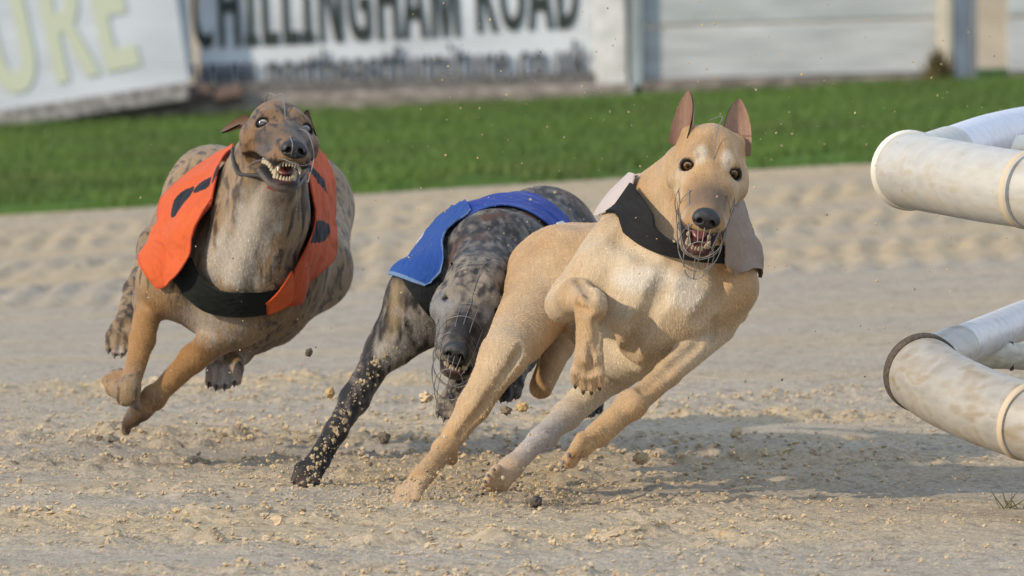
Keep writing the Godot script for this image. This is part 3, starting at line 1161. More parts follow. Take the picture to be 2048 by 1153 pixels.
# a foot: pastern, four arched toes and a pad; claws go to their own mesh
func paw(F: Field, wrist: Vector3, knuckle: Vector3, tip: Vector3, side: Vector3, r1: float, r2: float, o: Node3D, horn: Material, toe := 0.0098) -> void:
	var base := o.position
	F.cone(wrist, knuckle, r1, r2, 0.012)
	var d := tip - knuckle
	side = (side - d * side.dot(d) / d.length_squared()).normalized()
	var up := d.normalized().cross(side).normalized()
	if up.y + up.z * 0.4 < 0: up = -up
	for k in 4:
		var s: float = (k - 1.5) * 2.0 * toe * 0.60
		var long: float = 1.0 if k == 1 or k == 2 else 0.84
		var a := knuckle + side * s * 0.75
		var m := knuckle + d * 0.52 * long + side * s * 1.02 + up * toe * 0.55
		var e := knuckle + d * 0.93 * long + side * s * 1.10 - up * toe * 0.15
		F.cone(a, m, toe * 0.95, toe * 0.96, 0.005)
		F.cone(m, e, toe * 0.96, toe * 0.80, 0.003)
		var c0 := e + d.normalized() * toe * 0.45 + up * toe * 0.15 - base
		var st := begin()
		tube(st, PackedVector3Array([c0, c0 + d.normalized() * toe * 0.6 + up * toe * 0.05, c0 + d.normalized() * toe * 1.05 - up * toe * 0.35]), PackedFloat32Array([toe * 0.36, toe * 0.28, toe * 0.06]), 7)
		obj("claw", st.commit(), horn, o)
	F.ell(knuckle + d * 0.4 - up * toe * 0.7, Basis(side, up, side.cross(up)), Vector3(toe * 1.7, toe * 0.7, toe * 1.5), 0.006)

# short hair: thousands of fine strokes, lying roughly one way
func hair_texture(seed_: int, lo: float) -> ImageTexture:
	var r := RandomNumberGenerator.new()
	r.seed = seed_
	var n := 512
	var f := PackedFloat32Array()
	f.resize(n * n)
	f.fill(0.5)
	for k in 15000:
		var x := r.randf() * n
		var y := r.randf() * n
		var a := r.randfn(0.0, 0.22)
		var len_ := r.randi_range(12, 46)
		var t := clampf(r.randfn(0.5, 0.26), 0.0, 1.0)
		for s in len_:
			var fx := int(x + sin(a) * s) & 511
			var fy := int(y + cos(a) * s) & 511
			f[fy * n + fx] = lerpf(f[fy * n + fx], t, 0.7)
	var bytes := PackedByteArray()
	bytes.resize(n * n)
	for i in n * n: bytes[i] = int(255.0 * lerpf(lo, 1.0, f[i]))
	return ImageTexture.create_from_image(Image.create_from_data(n, n, false, Image.FORMAT_L8, bytes))

# a coat of short hairs standing a little off the skin, each in the colour of the skin under it
func hairs(o: Node3D, body: ArrayMesh, h: Head, count: int, seed_: int, gloss: Material) -> void:
	var a := body.surface_get_arrays(0)
	var v: PackedVector3Array = a[Mesh.ARRAY_VERTEX]
	var n: PackedVector3Array = a[Mesh.ARRAY_NORMAL]
	var c: PackedColorArray = a[Mesh.ARRAY_COLOR]
	var inv := h.T.affine_inverse()
	var jinv := h.J.affine_inverse()
	var r := RandomNumberGenerator.new()
	r.seed = seed_
	var st := begin()
	var w := 0.00042
	var q := [Vector3(-w, 0, 0), Vector3(w, 0, 0), Vector3(w * 0.8, 0.0006, 0.0035), Vector3(-w * 0.8, 0.0006, 0.0035), Vector3(0, 0.0006, 0.0075)]
	for k in [0, 1, 2, 0, 2, 3, 3, 2, 4]:
		st.set_normal(Vector3(0, 0.95, -0.3).normalized())
		st.set_color(Color.WHITE)
		st.add_vertex(q[k])
	var mm := MultiMesh.new()
	mm.transform_format = MultiMesh.TRANSFORM_3D
	mm.use_colors = true
	mm.mesh = st.commit()
	mm.instance_count = count
	var made_ := 0
	while made_ < count:
		var i := r.randi() % v.size()
		var p := v[i] + o.position
		var hq: Vector3 = inv * p
		var size := r.randf_range(0.40, 0.72)
		if hq.length() < 0.16:
			if (Vector3(absf(hq.x), hq.y, hq.z) - Vector3(0.0305, 0.0035, 0.0130)).length() < 0.0175: continue
			if (hq - Vector3(0, -0.031, 0.112)).length() < 0.026: continue
			var jq: Vector3 = jinv * p
			var up := hq - Vector3(0, -0.036, -0.035)
			if up.z > 0.015 and atan2(-up.y, up.z) > 0.03 and atan2(jq.y, jq.z) > -0.16 and absf(hq.x) < 0.045: continue
			size *= 0.75
		var nm := n[i]
		var flow := Vector3(0.12 + r.randfn(0.0, 0.18), -0.75 + r.randfn(0.0, 0.18), -0.65)
		flow = (flow - nm * flow.dot(nm)).normalized()
		var side := nm.cross(flow)
		mm.set_instance_transform(made_, Transform3D(Basis(side * size, nm * size, flow * size), v[i] + side * r.randf_range(-0.002, 0.002)))
		mm.set_instance_color(made_, c[i] * r.randf_range(0.91, 1.09))
		made_ += 1
	var s := MultiMeshInstance3D.new()
	s.name = "short_hair"
	s.multimesh = mm
	s.material_override = gloss
	s.set_meta("kind", "stuff")
	o.add_child(s, true)

var hair: ImageTexture
var hair_relief: ImageTexture

func hair_material() -> StandardMaterial3D:
	var m := mat(Color.WHITE, 0.6, true)
	m.metallic_specular = 0.3
	return m

func coat_material(sheen: float) -> StandardMaterial3D:
	if hair == null:
		hair = hair_texture(3, 0.62)
		var im: Image = hair.get_image().duplicate()
		im.convert(Image.FORMAT_RGBA8)
		im.bump_map_to_normal_map(1.5)
		hair_relief = ImageTexture.create_from_image(im)
	var m := mat(Color.WHITE, 0.58, true)
	m.albedo_texture = hair
	m.uv1_triplanar = true
	m.uv1_scale = Vector3(3.6, 3.6, 3.6)
	m.normal_enabled = true
	m.normal_texture = hair_relief
	m.normal_scale = 0.5
	m.metallic_specular = 0.3
	m.rim_enabled = true
	m.rim = sheen
	m.rim_tint = 0.6
	return m

# presses a furrow into the front of a body along a line of points seen from the track
func groove(F: Field, pts: Array, r: float, deep: float, k := 0.014) -> void:
	var hit := []
	for q in pts:
		var p: Vector3 = q
		p.z += 0.16
		var ids := F.near(p - Vector3(0, 0, 0.16), 0.22, F.all)
		for s in 90:
			if F.at(p, ids) < 0.0: break
			p.z -= 0.004
		hit.append(p + Vector3(0, 0, r - deep))
	for i in hit.size() - 1: F.cone(hit[i], hit[i + 1], r, r, k, 1)

# eyes, nose, tongue, teeth
func face(o: Node3D, h: Head, iris: Color, nose_c: Color, eyes := true, look := Vector2.ZERO, white := false, hide := 0.0) -> void:
	var base := o.position
	var wet := mat(Color.WHITE, 0.12, true)
	wet.clearcoat_enabled = true
	wet.clearcoat = 1.0
	wet.clearcoat_roughness = 0.03
	if eyes:
		for s in [-1.0, 1.0]:
			var c := h.w(s * 0.0290, 0.004, 0.0050) + h.T.basis * Vector3(s * 0.0010, 0, 0.0004)
			var gaze := (h.T.basis * Vector3(s * 0.22 + look.x, look.y, 1.0)).normalized()
			var st := begin()
			var r := 0.0102
			var sx := gaze.cross(Vector3.UP).normalized()
			var sy := sx.cross(gaze)
			var ring := 26
			var seg := 28
			for i in ring:
				for k in seg:
					for e in [[i, k], [i + 1, k], [i + 1, k + 1], [i, k], [i + 1, k + 1], [i, k + 1]]:
						var a: float = PI * e[0] / ring
						var q: float = TAU * e[1] / seg
						var d: Vector3 = gaze * cos(a) + (sx * cos(q) + sy * sin(q)) * sin(a)
						var t := a * r
						var col := Color(0.006, 0.005, 0.005)
						if t > 0.0030: col = iris * (0.8 + 0.35 * sin(q * 9.0) * sin(q * 4.0 + 1.0))
						if t > 0.0066: col = Color(0.02, 0.012, 0.01)
						if t > 0.0074: col = Color(0.50, 0.48, 0.47) if white else Color(0.05, 0.03, 0.025)
						st.set_normal(d)
						st.set_color(col)
						st.add_vertex(c + d * r - base)
			obj("eye", st.commit(), wet, o)
	# nose leather with nostrils
	var N := Field.new()
	var b := h.T.basis
	N.ell(h.w(0, -0.0265, 0.1105), b, Vector3(0.0180, 0.0128, 0.0115), 0.004)
	N.ell(h.w(0, -0.0355, 0.1115), b, Vector3(0.0125, 0.0095, 0.0090), 0.006)
	for s in [-1.0, 1.0]:
		N.ell(h.w(s * 0.0105, -0.0290, 0.1140), b, Vector3(0.0088, 0.0088, 0.0080), 0.004)
		N.cone(h.w(s * 0.0072, -0.0290, 0.1245), h.w(s * 0.0100, -0.0310, 0.114), 0.0030, 0.0038, 0.003, 1)
		N.cone(h.w(s * 0.0105, -0.0325, 0.121), h.w(s * 0.0155, -0.0345, 0.117), 0.0018, 0.0018, 0.002, 1)
	N.cone(h.w(0, -0.030, 0.1225), h.w(0, -0.046, 0.1215), 0.0012, 0.0012, 0.002, 1)
	var c2 := h.w(0, -0.03, 0.112)
	var nm := mat(nose_c, 0.38)
	nm.normal_enabled = true
	nm.normal_texture = bumps(0.2, 2, 77, 6.0, 256)
	nm.normal_scale = 0.5
	nm.uv1_triplanar = true
	nm.uv1_scale = Vector3.ONE * 30.0
	obj("nose", N.net(c2 - Vector3.ONE * 0.03, c2 + Vector3.ONE * 0.03, 0.0011, base, func(_p, _n): return Color.WHITE), nm, o)
	# tongue
	var G := Field.new()
	var jb := h.J.basis
	G.ell(h.j(0, 0.000, 0.050), jb, Vector3(0.0125, 0.0042, 0.036), 0.004)
	G.ell(h.j(0, 0.001, 0.082), jb, Vector3(0.0115, 0.0050, 0.018), 0.008)
	G.cone(h.j(0, 0.0095, 0.03), h.j(0, 0.0075, 0.10), 0.002, 0.0016, 0.004, 1)
	var c3 := h.j(0, 0, 0.06)
	var tm := mat(Color(0.17, 0.062, 0.058), 0.35)
	tm.subsurf_scatter_enabled = true
	tm.subsurf_scatter_strength = 0.2
	obj("tongue", G.net(c3 - Vector3.ONE * 0.06, c3 + Vector3.ONE * 0.06, 0.0018, base, func(_p, _n): return Color.WHITE), tm, o)
	# teeth
	var ivory := mat(Color(0.50, 0.43, 0.31), 0.3)
	for row in 2:
		var st := begin()
		var frame := h.T if row == 0 else h.J
		var down := frame.basis.y * (-1.0 if row == 0 else 1.0)
		var y := -0.0465 + hide if row == 0 else -0.0045
		var zf := 0.103 if row == 0 else 0.1135
		for s in [-1.0, 1.0]:
			for k in 3:
				_tooth(st, frame * Vector3(s * (0.0021 + 0.0042 * k), y, zf - 0.0011 * k * k) - base, down, 0.0024, 0.0072 + 0.001 * k)
			var cx := 0.0142 if row == 0 else 0.0132
			_tooth(st, frame * Vector3(s * cx, y + 0.001, zf - (0.012 if row == 0 else 0.0075)) - base, (down + frame.basis.x * s * 0.12 + frame.basis.z * 0.15).normalized(), 0.0040, 0.0185 if row == 0 else 0.0175)
			for k in 6:
				var f := k / 5.0
				_tooth(st, frame * Vector3(s * (0.0138 + 0.0062 * f), y + 0.002 + (0.009 * f if row == 0 else 0.004 * f), zf - 0.022 - 0.0098 * k) - base, down, 0.0036 + 0.0012 * f, 0.0078 + 0.003 * f)
		obj("upper_teeth" if row == 0 else "lower_teeth", st.commit(), ivory, o)

func _tooth(st: SurfaceTool, at: Vector3, dir: Vector3, r: float, len_: float) -> void:
	var p := at - dir * len_ * 0.35
	tube(st, PackedVector3Array([p, p + dir * len_ * 0.5, p + dir * len_ * 0.95, p + dir * len_ * 1.25]), PackedFloat32Array([r, r * 0.95, r * 0.62, r * 0.12]), 8)

# the wire muzzle: rings, bars along the nose and jaw, strap over the head
func wire_muzzle(o: Node3D, h: Head, drop: float, strap_top: Array, wire := 0.0006, rough := 0.0) -> void:
	var st := begin()
	var base := o.position
	var frame := h.T * Transform3D(Basis(Vector3.RIGHT, drop), Vector3(0, -0.030, 0.0))
	var rings := [[0.028, 0.040, 0.053, 0.044], [0.054, 0.036, 0.052, 0.047], [0.082, 0.033, 0.047, 0.048], [0.110, 0.029, 0.039, 0.046], [0.134, 0.020, 0.025, 0.040]]
	var fn := FastNoiseLite.new()
	fn.frequency = 14.0
	var spot := func(q: Array, a: float) -> Vector3:
		var y: float = sin(a) * (q[2] if sin(a) > 0 else q[3])
		var p := frame * Vector3(cos(a) * q[1], y - q[0] * 0.10, q[0])
		return p + Vector3(fn.get_noise_3dv(p), fn.get_noise_3dv(p + Vector3.ONE), fn.get_noise_3dv(p - Vector3.ONE)) * (0.0008 + rough) - base
	for q in rings:
		var pts := PackedVector3Array()
		for k in 41: pts.append(spot.call(q, TAU * k / 40))
		tube(st, pts, PackedFloat32Array([wire]), 6, false)
	for a in [0.25, 0.75, 1.25, PI / 2, PI - 1.25, PI - 0.75, PI - 0.25, PI + 0.4, PI + 1.0, 1.5 * PI, TAU - 1.0, TAU - 0.4]:
		var pts := PackedVector3Array()
		for q in rings: pts.append(spot.call(q, a))
		if int(a * 100) in [25, 157, 289, 471]:
			pts.append(frame * Vector3(0, -0.014, 0.142) - base)
		tube(st, smooth_line(pts, 5), PackedFloat32Array([wire]), 6)
	obj("wire_muzzle", st.commit(), _wire(), o)
	st = begin()
	var top := PackedVector3Array()
	top.append(spot.call(rings[0], PI / 2))
	for q in strap_top: top.append(h.T * q - base)
	tube(st, smooth_line(top, 6), PackedFloat32Array([wire * 1.15]), 6)
	obj("head_wire", st.commit(), _wire(), o)

func _wire() -> StandardMaterial3D:
	var m := mat(Color(0.20, 0.19, 0.18), 0.45)
	m.metallic = 0.5
	return m

func strap(F: Field, pts_a: Array, pts_b: Array, base: Vector3, thick := 0.004, lift := 0.004) -> ArrayMesh:
	return cloth(F, [PackedVector3Array(pts_a), PackedVector3Array(pts_b)], 36, 6, thick, lift, base)

func fabric(c: Color, tex: Texture2D = null) -> StandardMaterial3D:
	var m := mat(c, 0.85)
	if tex:
		m.albedo_texture = tex
	m.rim_enabled = true
	m.rim = 0.06
	m.rim_tint = 0.7
	m.metallic_specular = 0.25
	m.normal_enabled = true
	m.normal_texture = bumps(0.016, 3, 95, 9.0, 256)
	m.normal_scale = 0.7
	m.detail_enabled = true
	m.detail_blend_mode = BaseMaterial3D.BLEND_MODE_MUL
	m.detail_albedo = grain(0.35, 2, 91, 0.90, 1.0, 256)
	m.detail_uv_layer = BaseMaterial3D.DETAIL_UV_1
	return m

# flat print: polygons of a colour on a ground, in the cloth's own u and v
func printed(ground: Color, shapes: Array, hem: Color, hem_w := 0.0) -> ImageTexture:
	var im := Image.create(256, 256, false, Image.FORMAT_RGB8)
	var n := FastNoiseLite.new()
	n.frequency = 0.02
	n.fractal_octaves = 4
	for y in 256:
		for x in 256:
			var p := Vector2(x, y) / 255.0
			var c := ground
			if hem_w > 0.0 and (p.x < hem_w or p.x > 1.0 - hem_w or p.y > 1.0 - hem_w): c = hem
			for s in shapes:
				if Geometry2D.is_point_in_polygon(p + Vector2(n.get_noise_2d(x * 3.0, y * 3.0), n.get_noise_2d(y * 3.0, x * 3.0 + 99.0)) * 0.008, s[0]): c = s[1]
			im.set_pixel(x, y, (c * (1.0 + 0.08 * n.get_noise_2d(x, y))).linear_to_srgb())
	return ImageTexture.create_from_image(im)

func blob(c: Vector2, a: Vector2, b: Vector2, flat_side := 0.0) -> PackedVector2Array:
	var p := PackedVector2Array()
	for k in 24:
		var t := TAU * k / 24
		p.append(c + a * cos(t) + b * minf(sin(t), 1.0 - flat_side))
	return p

var brindle := FastNoiseLite.new()
var mottle := FastNoiseLite.new()

# ---------------------------------------------------------------- the fawn dog in front
func _fawn_greyhound() -> void:
	var o := thing("greyhound", "fawn greyhound with pricked ears and wire muzzle, leaning and racing in front", "dog", Vector3(0.0518, -0.0004, 0.0000))
	var base := o.position
	var F := Field.new()
	F.uneven = 0.16
	F.skin.frequency = 34.0
	F.skin.fractal_octaves = 3
	var horn := mat(Color(0.16, 0.12, 0.10), 0.45)
	var h := head_at(Vector3(0.2685, 0.4612, 0.1200), 19.5, 3.0, 10.5, 0.50, 1.3)
	var lean := Vector3(0.40, 0.91, 0.06).normalized()
	var fore := (Vector3(0.2117, 0.2858, 0.0000) - Vector3(0.0809, 0.2970, -0.5000)).normalized()
	var lat := lean.cross(fore).normalized()
	lean = fore.cross(lat).normalized()
	var tb := Basis(lat, lean, fore)
	# trunk
	F.ell(Vector3(0.1975, 0.2797, -0.1500), tb, Vector3(0.088, 0.120, 0.20), 0.03)
	F.ell(Vector3(0.1630, 0.2467, -0.1200), tb, Vector3(0.050, 0.080, 0.16), 0.03)
	F.ell(Vector3(0.2188, 0.3153, -0.0300), tb, Vector3(0.085, 0.085, 0.10), 0.03)
	F.cone(Vector3(0.1699, 0.2978, -0.3000), Vector3(0.0879, 0.3040, -0.5000), 0.075, 0.062, 0.04)
	F.ell(Vector3(0.0599, 0.2916, -0.4600), tb, Vector3(0.066, 0.062, 0.10), 0.03)
	# pectorals either side of the groove of the breast
	F.ell(Vector3(0.1741, 0.2796, 0.0150), tb * Basis(Vector3.BACK, 0.2), Vector3(0.044, 0.072, 0.045), 0.03)
	F.ell(Vector3(0.2489, 0.2932, 0.0150), tb * Basis(Vector3.BACK, -0.2), Vector3(0.044, 0.064, 0.045), 0.03)
	F.ell(Vector3(0.2179, 0.3252, 0.0500), tb, Vector3(0.022, 0.030, 0.025), 0.02)
	# neck
	F.cone(Vector3(0.2557, 0.4461, 0.0100), Vector3(0.2394, 0.3657, -0.0500), 0.046, 0.068, 0.03)
	F.cone(Vector3(0.2458, 0.4486, -0.0200), Vector3(0.1959, 0.3731, -0.1300), 0.044, 0.072, 0.03)
	# left shoulder and raised foreleg
	F.cone(Vector3(0.1822, 0.3731, -0.1300), Vector3(0.1233, 0.3136, -0.0200), 0.045, 0.036, 0.03)
	F.cone(Vector3(0.1473, 0.3452, -0.0500), Vector3(0.0860, 0.2868, -0.0600), 0.044, 0.027, 0.03)
	F.cone(Vector3(0.1232, 0.3195, -0.0100), Vector3(0.0696, 0.2711, -0.0600), 0.034, 0.022, 0.02)
	F.cone(Vector3(0.0669, 0.2687, -0.0500), Vector3(0.0870, 0.2856, 0.0300), 0.0215, 0.0230, 0.010)
	F.cone(Vector3(0.0870, 0.2856, 0.0300), Vector3(0.1077, 0.2790, 0.1000), 0.0230, 0.0180, 0.010)
	F.cone(Vector3(0.1070, 0.2803, 0.1000), Vector3(0.1063, 0.2684, 0.1050), 0.0192, 0.0185, 0.008)
	paw(F, Vector3(0.1063, 0.2711, 0.1050), Vector3(0.1042, 0.2077, 0.1120), Vector3(0.1023, 0.1608, 0.0950), Vector3(1, 0, 0.1), 0.0190, 0.0185, o, mat(Color(0.05, 0.042, 0.04), 0.45), 0.0084)
	# right shoulder and reaching foreleg
	F.cone(Vector3(0.2574, 0.3768, -0.1200), Vector3(0.2982, 0.2922, -0.0100), 0.050, 0.036, 0.03)
	F.cone(Vector3(0.3011, 0.2973, -0.0200), Vector3(0.2807, 0.2427, -0.0200), 0.034, 0.0255, 0.012)
	F.cone(Vector3(0.3083, 0.3350, -0.0500), Vector3(0.3017, 0.2629, -0.0600), 0.028, 0.022, 0.015)
	F.cone(Vector3(0.2710, 0.2329, -0.0100), Vector3(0.2117, 0.1809, 0.0600), 0.0232, 0.0172, 0.005)
	F.cone(Vector3(0.2117, 0.1809, 0.0600), Vector3(0.1639, 0.1407, 0.1000), 0.0172, 0.0168, 0.008)
	F.ell(Vector3(0.1625, 0.1423, 0.1060), Basis(), Vector3(0.0195, 0.0185, 0.019), 0.010)
	paw(F, Vector3(0.1599, 0.1393, 0.1000), Vector3(0.1150, 0.1004, 0.1350), Vector3(0.0716, 0.0651, 0.1600), Vector3(0.6, 0.75, 0.25), 0.0175, 0.0172, o, horn, 0.0092)
	# left hind leg, planted
	F.ell(Vector3(0.0513, 0.2930, -0.3700), tb, Vector3(0.052, 0.078, 0.10), 0.03)
	F.cone(Vector3(0.0443, 0.2790, -0.3400), Vector3(-0.0110, 0.1960, -0.1500), 0.050, 0.0315, 0.03)
	F.cone(Vector3(0.0526, 0.2590, -0.3200), Vector3(0.0179, 0.2089, -0.2000), 0.034, 0.022, 0.02)
	F.cone(Vector3(-0.0110, 0.1962, -0.1450), Vector3(-0.0521, 0.1283, -0.1300), 0.0310, 0.0210, 0.015)
	F.cone(Vector3(-0.0521, 0.1283, -0.1300), Vector3(-0.0904, 0.0719, -0.1200), 0.0210, 0.0145, 0.012)
	F.cone(Vector3(-0.0836, 0.0553, -0.1350), Vector3(-0.0931, 0.0689, -0.1100), 0.0095, 0.0145, 0.010)
	paw(F, Vector3(-0.0931, 0.0676, -0.1100), Vector3(-0.1268, 0.0307, -0.0300), Vector3(-0.1496, -0.0015, 0.0300), Vector3(1, 0.45, 0.0), 0.0140, 0.0150, o, horn, 0.0078)
	# right hind leg, sweeping in under the belly
	F.cone(Vector3(0.1153, 0.2618, -0.4200), Vector3(0.1387, 0.1740, -0.1800), 0.055, 0.028, 0.03)
	F.cone(Vector3(0.1360, 0.1720, -0.1800), Vector3(0.0739, 0.1149, -0.1100), 0.0265, 0.0188, 0.012)
	F.cone(Vector3(0.0739, 0.1149, -0.1100), Vector3(0.0382, 0.0875, -0.0400), 0.0188, 0.0142, 0.010)
	F.cone(Vector3(0.0547, 0.0823, -0.0900), Vector3(0.0369, 0.0829, -0.0500), 0.0085, 0.012, 0.010)
	F.cone(Vector3(0.0368, 0.0862, -0.0400), Vector3(-0.0027, 0.0497, 0.0200), 0.0138, 0.0140, 0.010)
	paw(F, Vector3(-0.0014, 0.0511, 0.0200), Vector3(-0.0163, 0.0347, 0.0450), Vector3(-0.0339, 0.0401, 0.0950), Vector3(0.5, 0.85, 0.1), 0.0140, 0.0160, o, horn, 0.0074)
	# tail hanging behind the thighs
	F.cone(Vector3(0.0883, 0.2615, -0.6000), Vector3(0.0658, 0.1922, -0.5800), 0.022, 0.0205, 0.02)
	F.cone(Vector3(0.0658, 0.1922, -0.5800), Vector3(0.0405, 0.1354, -0.5200), 0.0205, 0.0165, 0.01)
	groove(F, [Vector3(0.2104, 0.3299, 0.0500), Vector3(0.1996, 0.2878, 0.0500), Vector3(0.1772, 0.2470, 0.0500), Vector3(0.1577, 0.2040, 0.0300)], 0.010, 0.008)
	groove(F, [Vector3(0.2077, 0.3354, 0.0500), Vector3(0.1772, 0.3456, 0.0500), Vector3(0.1470, 0.3675, 0.0000)], 0.012, 0.002)
	groove(F, [Vector3(0.2179, 0.3340, 0.0500), Vector3(0.2518, 0.3252, 0.0500), Vector3(0.2899, 0.3164, 0.0000)], 0.012, 0.002)
	groove(F, [Vector3(0.2553, 0.2538, 0.0500), Vector3(0.2745, 0.2734, 0.0300), Vector3(0.2831, 0.3062, 0.0000)], 0.008, 0.005)
	groove(F, [Vector3(0.2763, 0.2517, 0.0000), Vector3(0.2736, 0.2299, 0.0000)], 0.006, 0.005, 0.008)
	groove(F, [Vector3(0.0910, 0.3082, 0.0500), Vector3(0.1057, 0.2877, 0.0800)], 0.006, 0.004, 0.008)
	groove(F, [Vector3(0.1232, 0.2517, 0.0000), Vector3(0.1368, 0.2177, 0.0000), Vector3(0.1620, 0.1870, 0.0000)], 0.006, 0.003)
	groove(F, [Vector3(0.0856, 0.2738, 0.0400), Vector3(0.1003, 0.2687, 0.0800)], 0.005, 0.003, 0.008)
	groove(F, [Vector3(0.1164, 0.2162, 0.1200), Vector3(0.1150, 0.2568, 0.1200)], 0.004, 0.0018, 0.006)
	groove(F, [Vector3(0.0110, 0.2047, -0.1400), Vector3(-0.0267, 0.1439, -0.1200), Vector3(-0.0678, 0.0881, -0.1100)], 0.005, 0.0022, 0.008)
	groove(F, [Vector3(0.2521, 0.2190, 0.0300), Vector3(0.2075, 0.1839, 0.0800), Vector3(0.1768, 0.1610, 0.1000)], 0.006, 0.0025, 0.008)
	groove(F, [Vector3(0.1057, 0.1848, 0.1000), Vector3(0.1070, 0.2221, 0.1000)], 0.004, 0.0015, 0.006)
	for s in [-1.0, 1.0]: F.cone(h.w(s * 0.031, 0.004, -0.060), h.w(s * 0.035, 0.020, -0.064), 0.014, 0.008, 0.014)
	head_shape(F, h)
	var fawn := Color(0.55, 0.345, 0.168)
	var cream := Color(0.72, 0.60, 0.43)
	var white := Color(0.76, 0.70, 0.62)
	var inv := h.T.affine_inverse()
	var jinv := h.J.affine_inverse()
	var chest_l := Vector3(0.1770, 0.3090, 0.0700)
	var chest_r := Vector3(0.2333, 0.2954, 0.0700)
	var feet := [Vector3(0.1043, 0.1751, 0.1100), Vector3(0.0785, 0.0700, 0.1100), Vector3(-0.1441, 0.0012, 0.0300), Vector3(-0.0298, 0.0379, 0.0800)]
	var belly := Vector3(0.1628, 0.2133, -0.1000)
	var shin := Vector3(0.0382, 0.1145, -0.0200)
	var coat := func(p: Vector3, n: Vector3) -> Color:
		var q: Vector3 = inv * p
		var c := fawn * (1.0 + 0.22 * mottle.get_noise_3dv(p) + 0.10 * mottle.get_noise_3dv(p * 4.0))
		var under := clampf(1.25 - belly.distance_to(p) / 0.21 + 0.5 * mottle.get_noise_3dv(p * 0.8), 0.0, 0.9)
		var breast := clampf(1.3 - chest_l.distance_to(p) / 0.10 + 0.5 * mottle.get_noise_3dv(p * 1.2), 0.0, 0.8)
		c = c.lerp(cream, maxf(under, breast))
		var wl := 1.0 - smoothstep(0.4, 1.35, ((p - chest_l) / Vector3(0.050, 0.019, 0.06)).length() + 0.35 * mottle.get_noise_3dv(p * 2.0))
		var wr := 1.0 - smoothstep(0.4, 1.35, ((p - chest_r) / Vector3(0.024, 0.030, 0.06)).length() + 0.35 * mottle.get_noise_3dv(p * 2.0))
		c = c.lerp(white, maxf(wl, wr) * 0.75)
		c = c.lerp(Color(0.50, 0.46, 0.44), clampf(1.2 - shin.distance_to(p) / 0.10, 0.0, 0.85))
		for f in feet: c = c.lerp(Color(0.60, 0.43, 0.28), clampf(1.3 - f.distance_to(p) / 0.05, 0.0, 0.6))
		if q.z > -0.13 and q.length() < 0.19:
			return face_coat(q, jinv * p, c, cream, Color(0.74, 0.63, 0.49), Color(0.15, 0.105, 0.080), n)
		return c
	var body := F.net(Vector3(-0.1780, -0.0131, 0.2000) - Vector3(0.02, 0.02, 0.85), Vector3(0.3475, 0.5702, 0.2000) + Vector3(0.02, 0.02, 0.12), 0.0034, base, coat)
	var st := begin()
	ear_shape(st, h.w(-0.034, 0.006, -0.056) - base, Vector3(0.2484, 0.5605, 0.0400) - base, Vector3(-0.75, 0, 0.75), 0.0260, 1.5, 0.012, Color(0.45, 0.28, 0.15), Color(0.30, 0.17, 0.12))
	ear_shape(st, h.w(0.030, 0.002, -0.060) - base, Vector3(0.3055, 0.5524, 0.0400) - base, Vector3(0.35, 0, 1.0), 0.0255, 1.15, 0.008, Color(0.45, 0.28, 0.15), Color(0.42, 0.25, 0.17))
	body = st.commit(body)
	_one_body(o, body, coat_material(0.15))
	hairs(o, body, h, 90000, 7, hair_material())
	face(o, h, Color(0.22, 0.10, 0.036), Color(0.012, 0.012, 0.014), true, Vector2.ZERO, false, 0.0045)
	wire_muzzle(o, h, 0.27, [Vector3(0, 0.022, 0.018), Vector3(0, 0.050, -0.018), Vector3(0.004, 0.062, -0.040), Vector3(-0.012, 0.045, -0.060)])
	# racing jacket: black breast band, pale lapels, cloth over the back
	var black := fabric(Color(0.016, 0.016, 0.017))
	obj("breast_band", strap(F, [Vector3(0.1622, 0.4370, -0.0400), Vector3(0.1894, 0.3999, 0.0500), Vector3(0.1953, 0.3782, 0.0700), Vector3(0.2222, 0.3586, 0.0900), Vector3(0.2546, 0.3549, 0.1000), Vector3(0.2880, 0.3555, 0.0800)], [Vector3(0.1318, 0.3919, -0.0800), Vector3(0.1619, 0.3648, 0.0000), Vector3(0.2042, 0.3439, 0.0600), Vector3(0.2386, 0.3372, 0.0800), Vector3(0.2616, 0.3338, 0.0800), Vector3(0.2882, 0.3314, 0.0700)], base), black, o)
	var pale := fabric(Color(0.50, 0.43, 0.41))
	pale.backlight_enabled = true
	pale.backlight = Color(0.3, 0.25, 0.22)
	obj("left_lapel", cloth(F, [
		PackedVector3Array([Vector3(0.1609, 0.4449, -0.2200), Vector3(0.1630, 0.4477, -0.1300), Vector3(0.1679, 0.4486, -0.0600)]),
		PackedVector3Array([Vector3(0.1337, 0.4167, -0.2600), Vector3(0.1371, 0.4197, -0.1500), Vector3(0.1623, 0.4285, -0.0500)]),
		PackedVector3Array([Vector3(0.1186, 0.3956, -0.2700), Vector3(0.1221, 0.3994, -0.1600), Vector3(0.1501, 0.4053, -0.0500)]),
		PackedVector3Array([Vector3(0.1131, 0.3853, -0.2700), Vector3(0.1166, 0.3878, -0.1600), Vector3(0.1353, 0.3913, -0.0800)])], 16, 18, 0.002, 0.004, base), pale, o)
	var tan := fabric(Color(0.30, 0.235, 0.19))
	tan.backlight_enabled = true
	tan.backlight = Color(0.25, 0.2, 0.16)
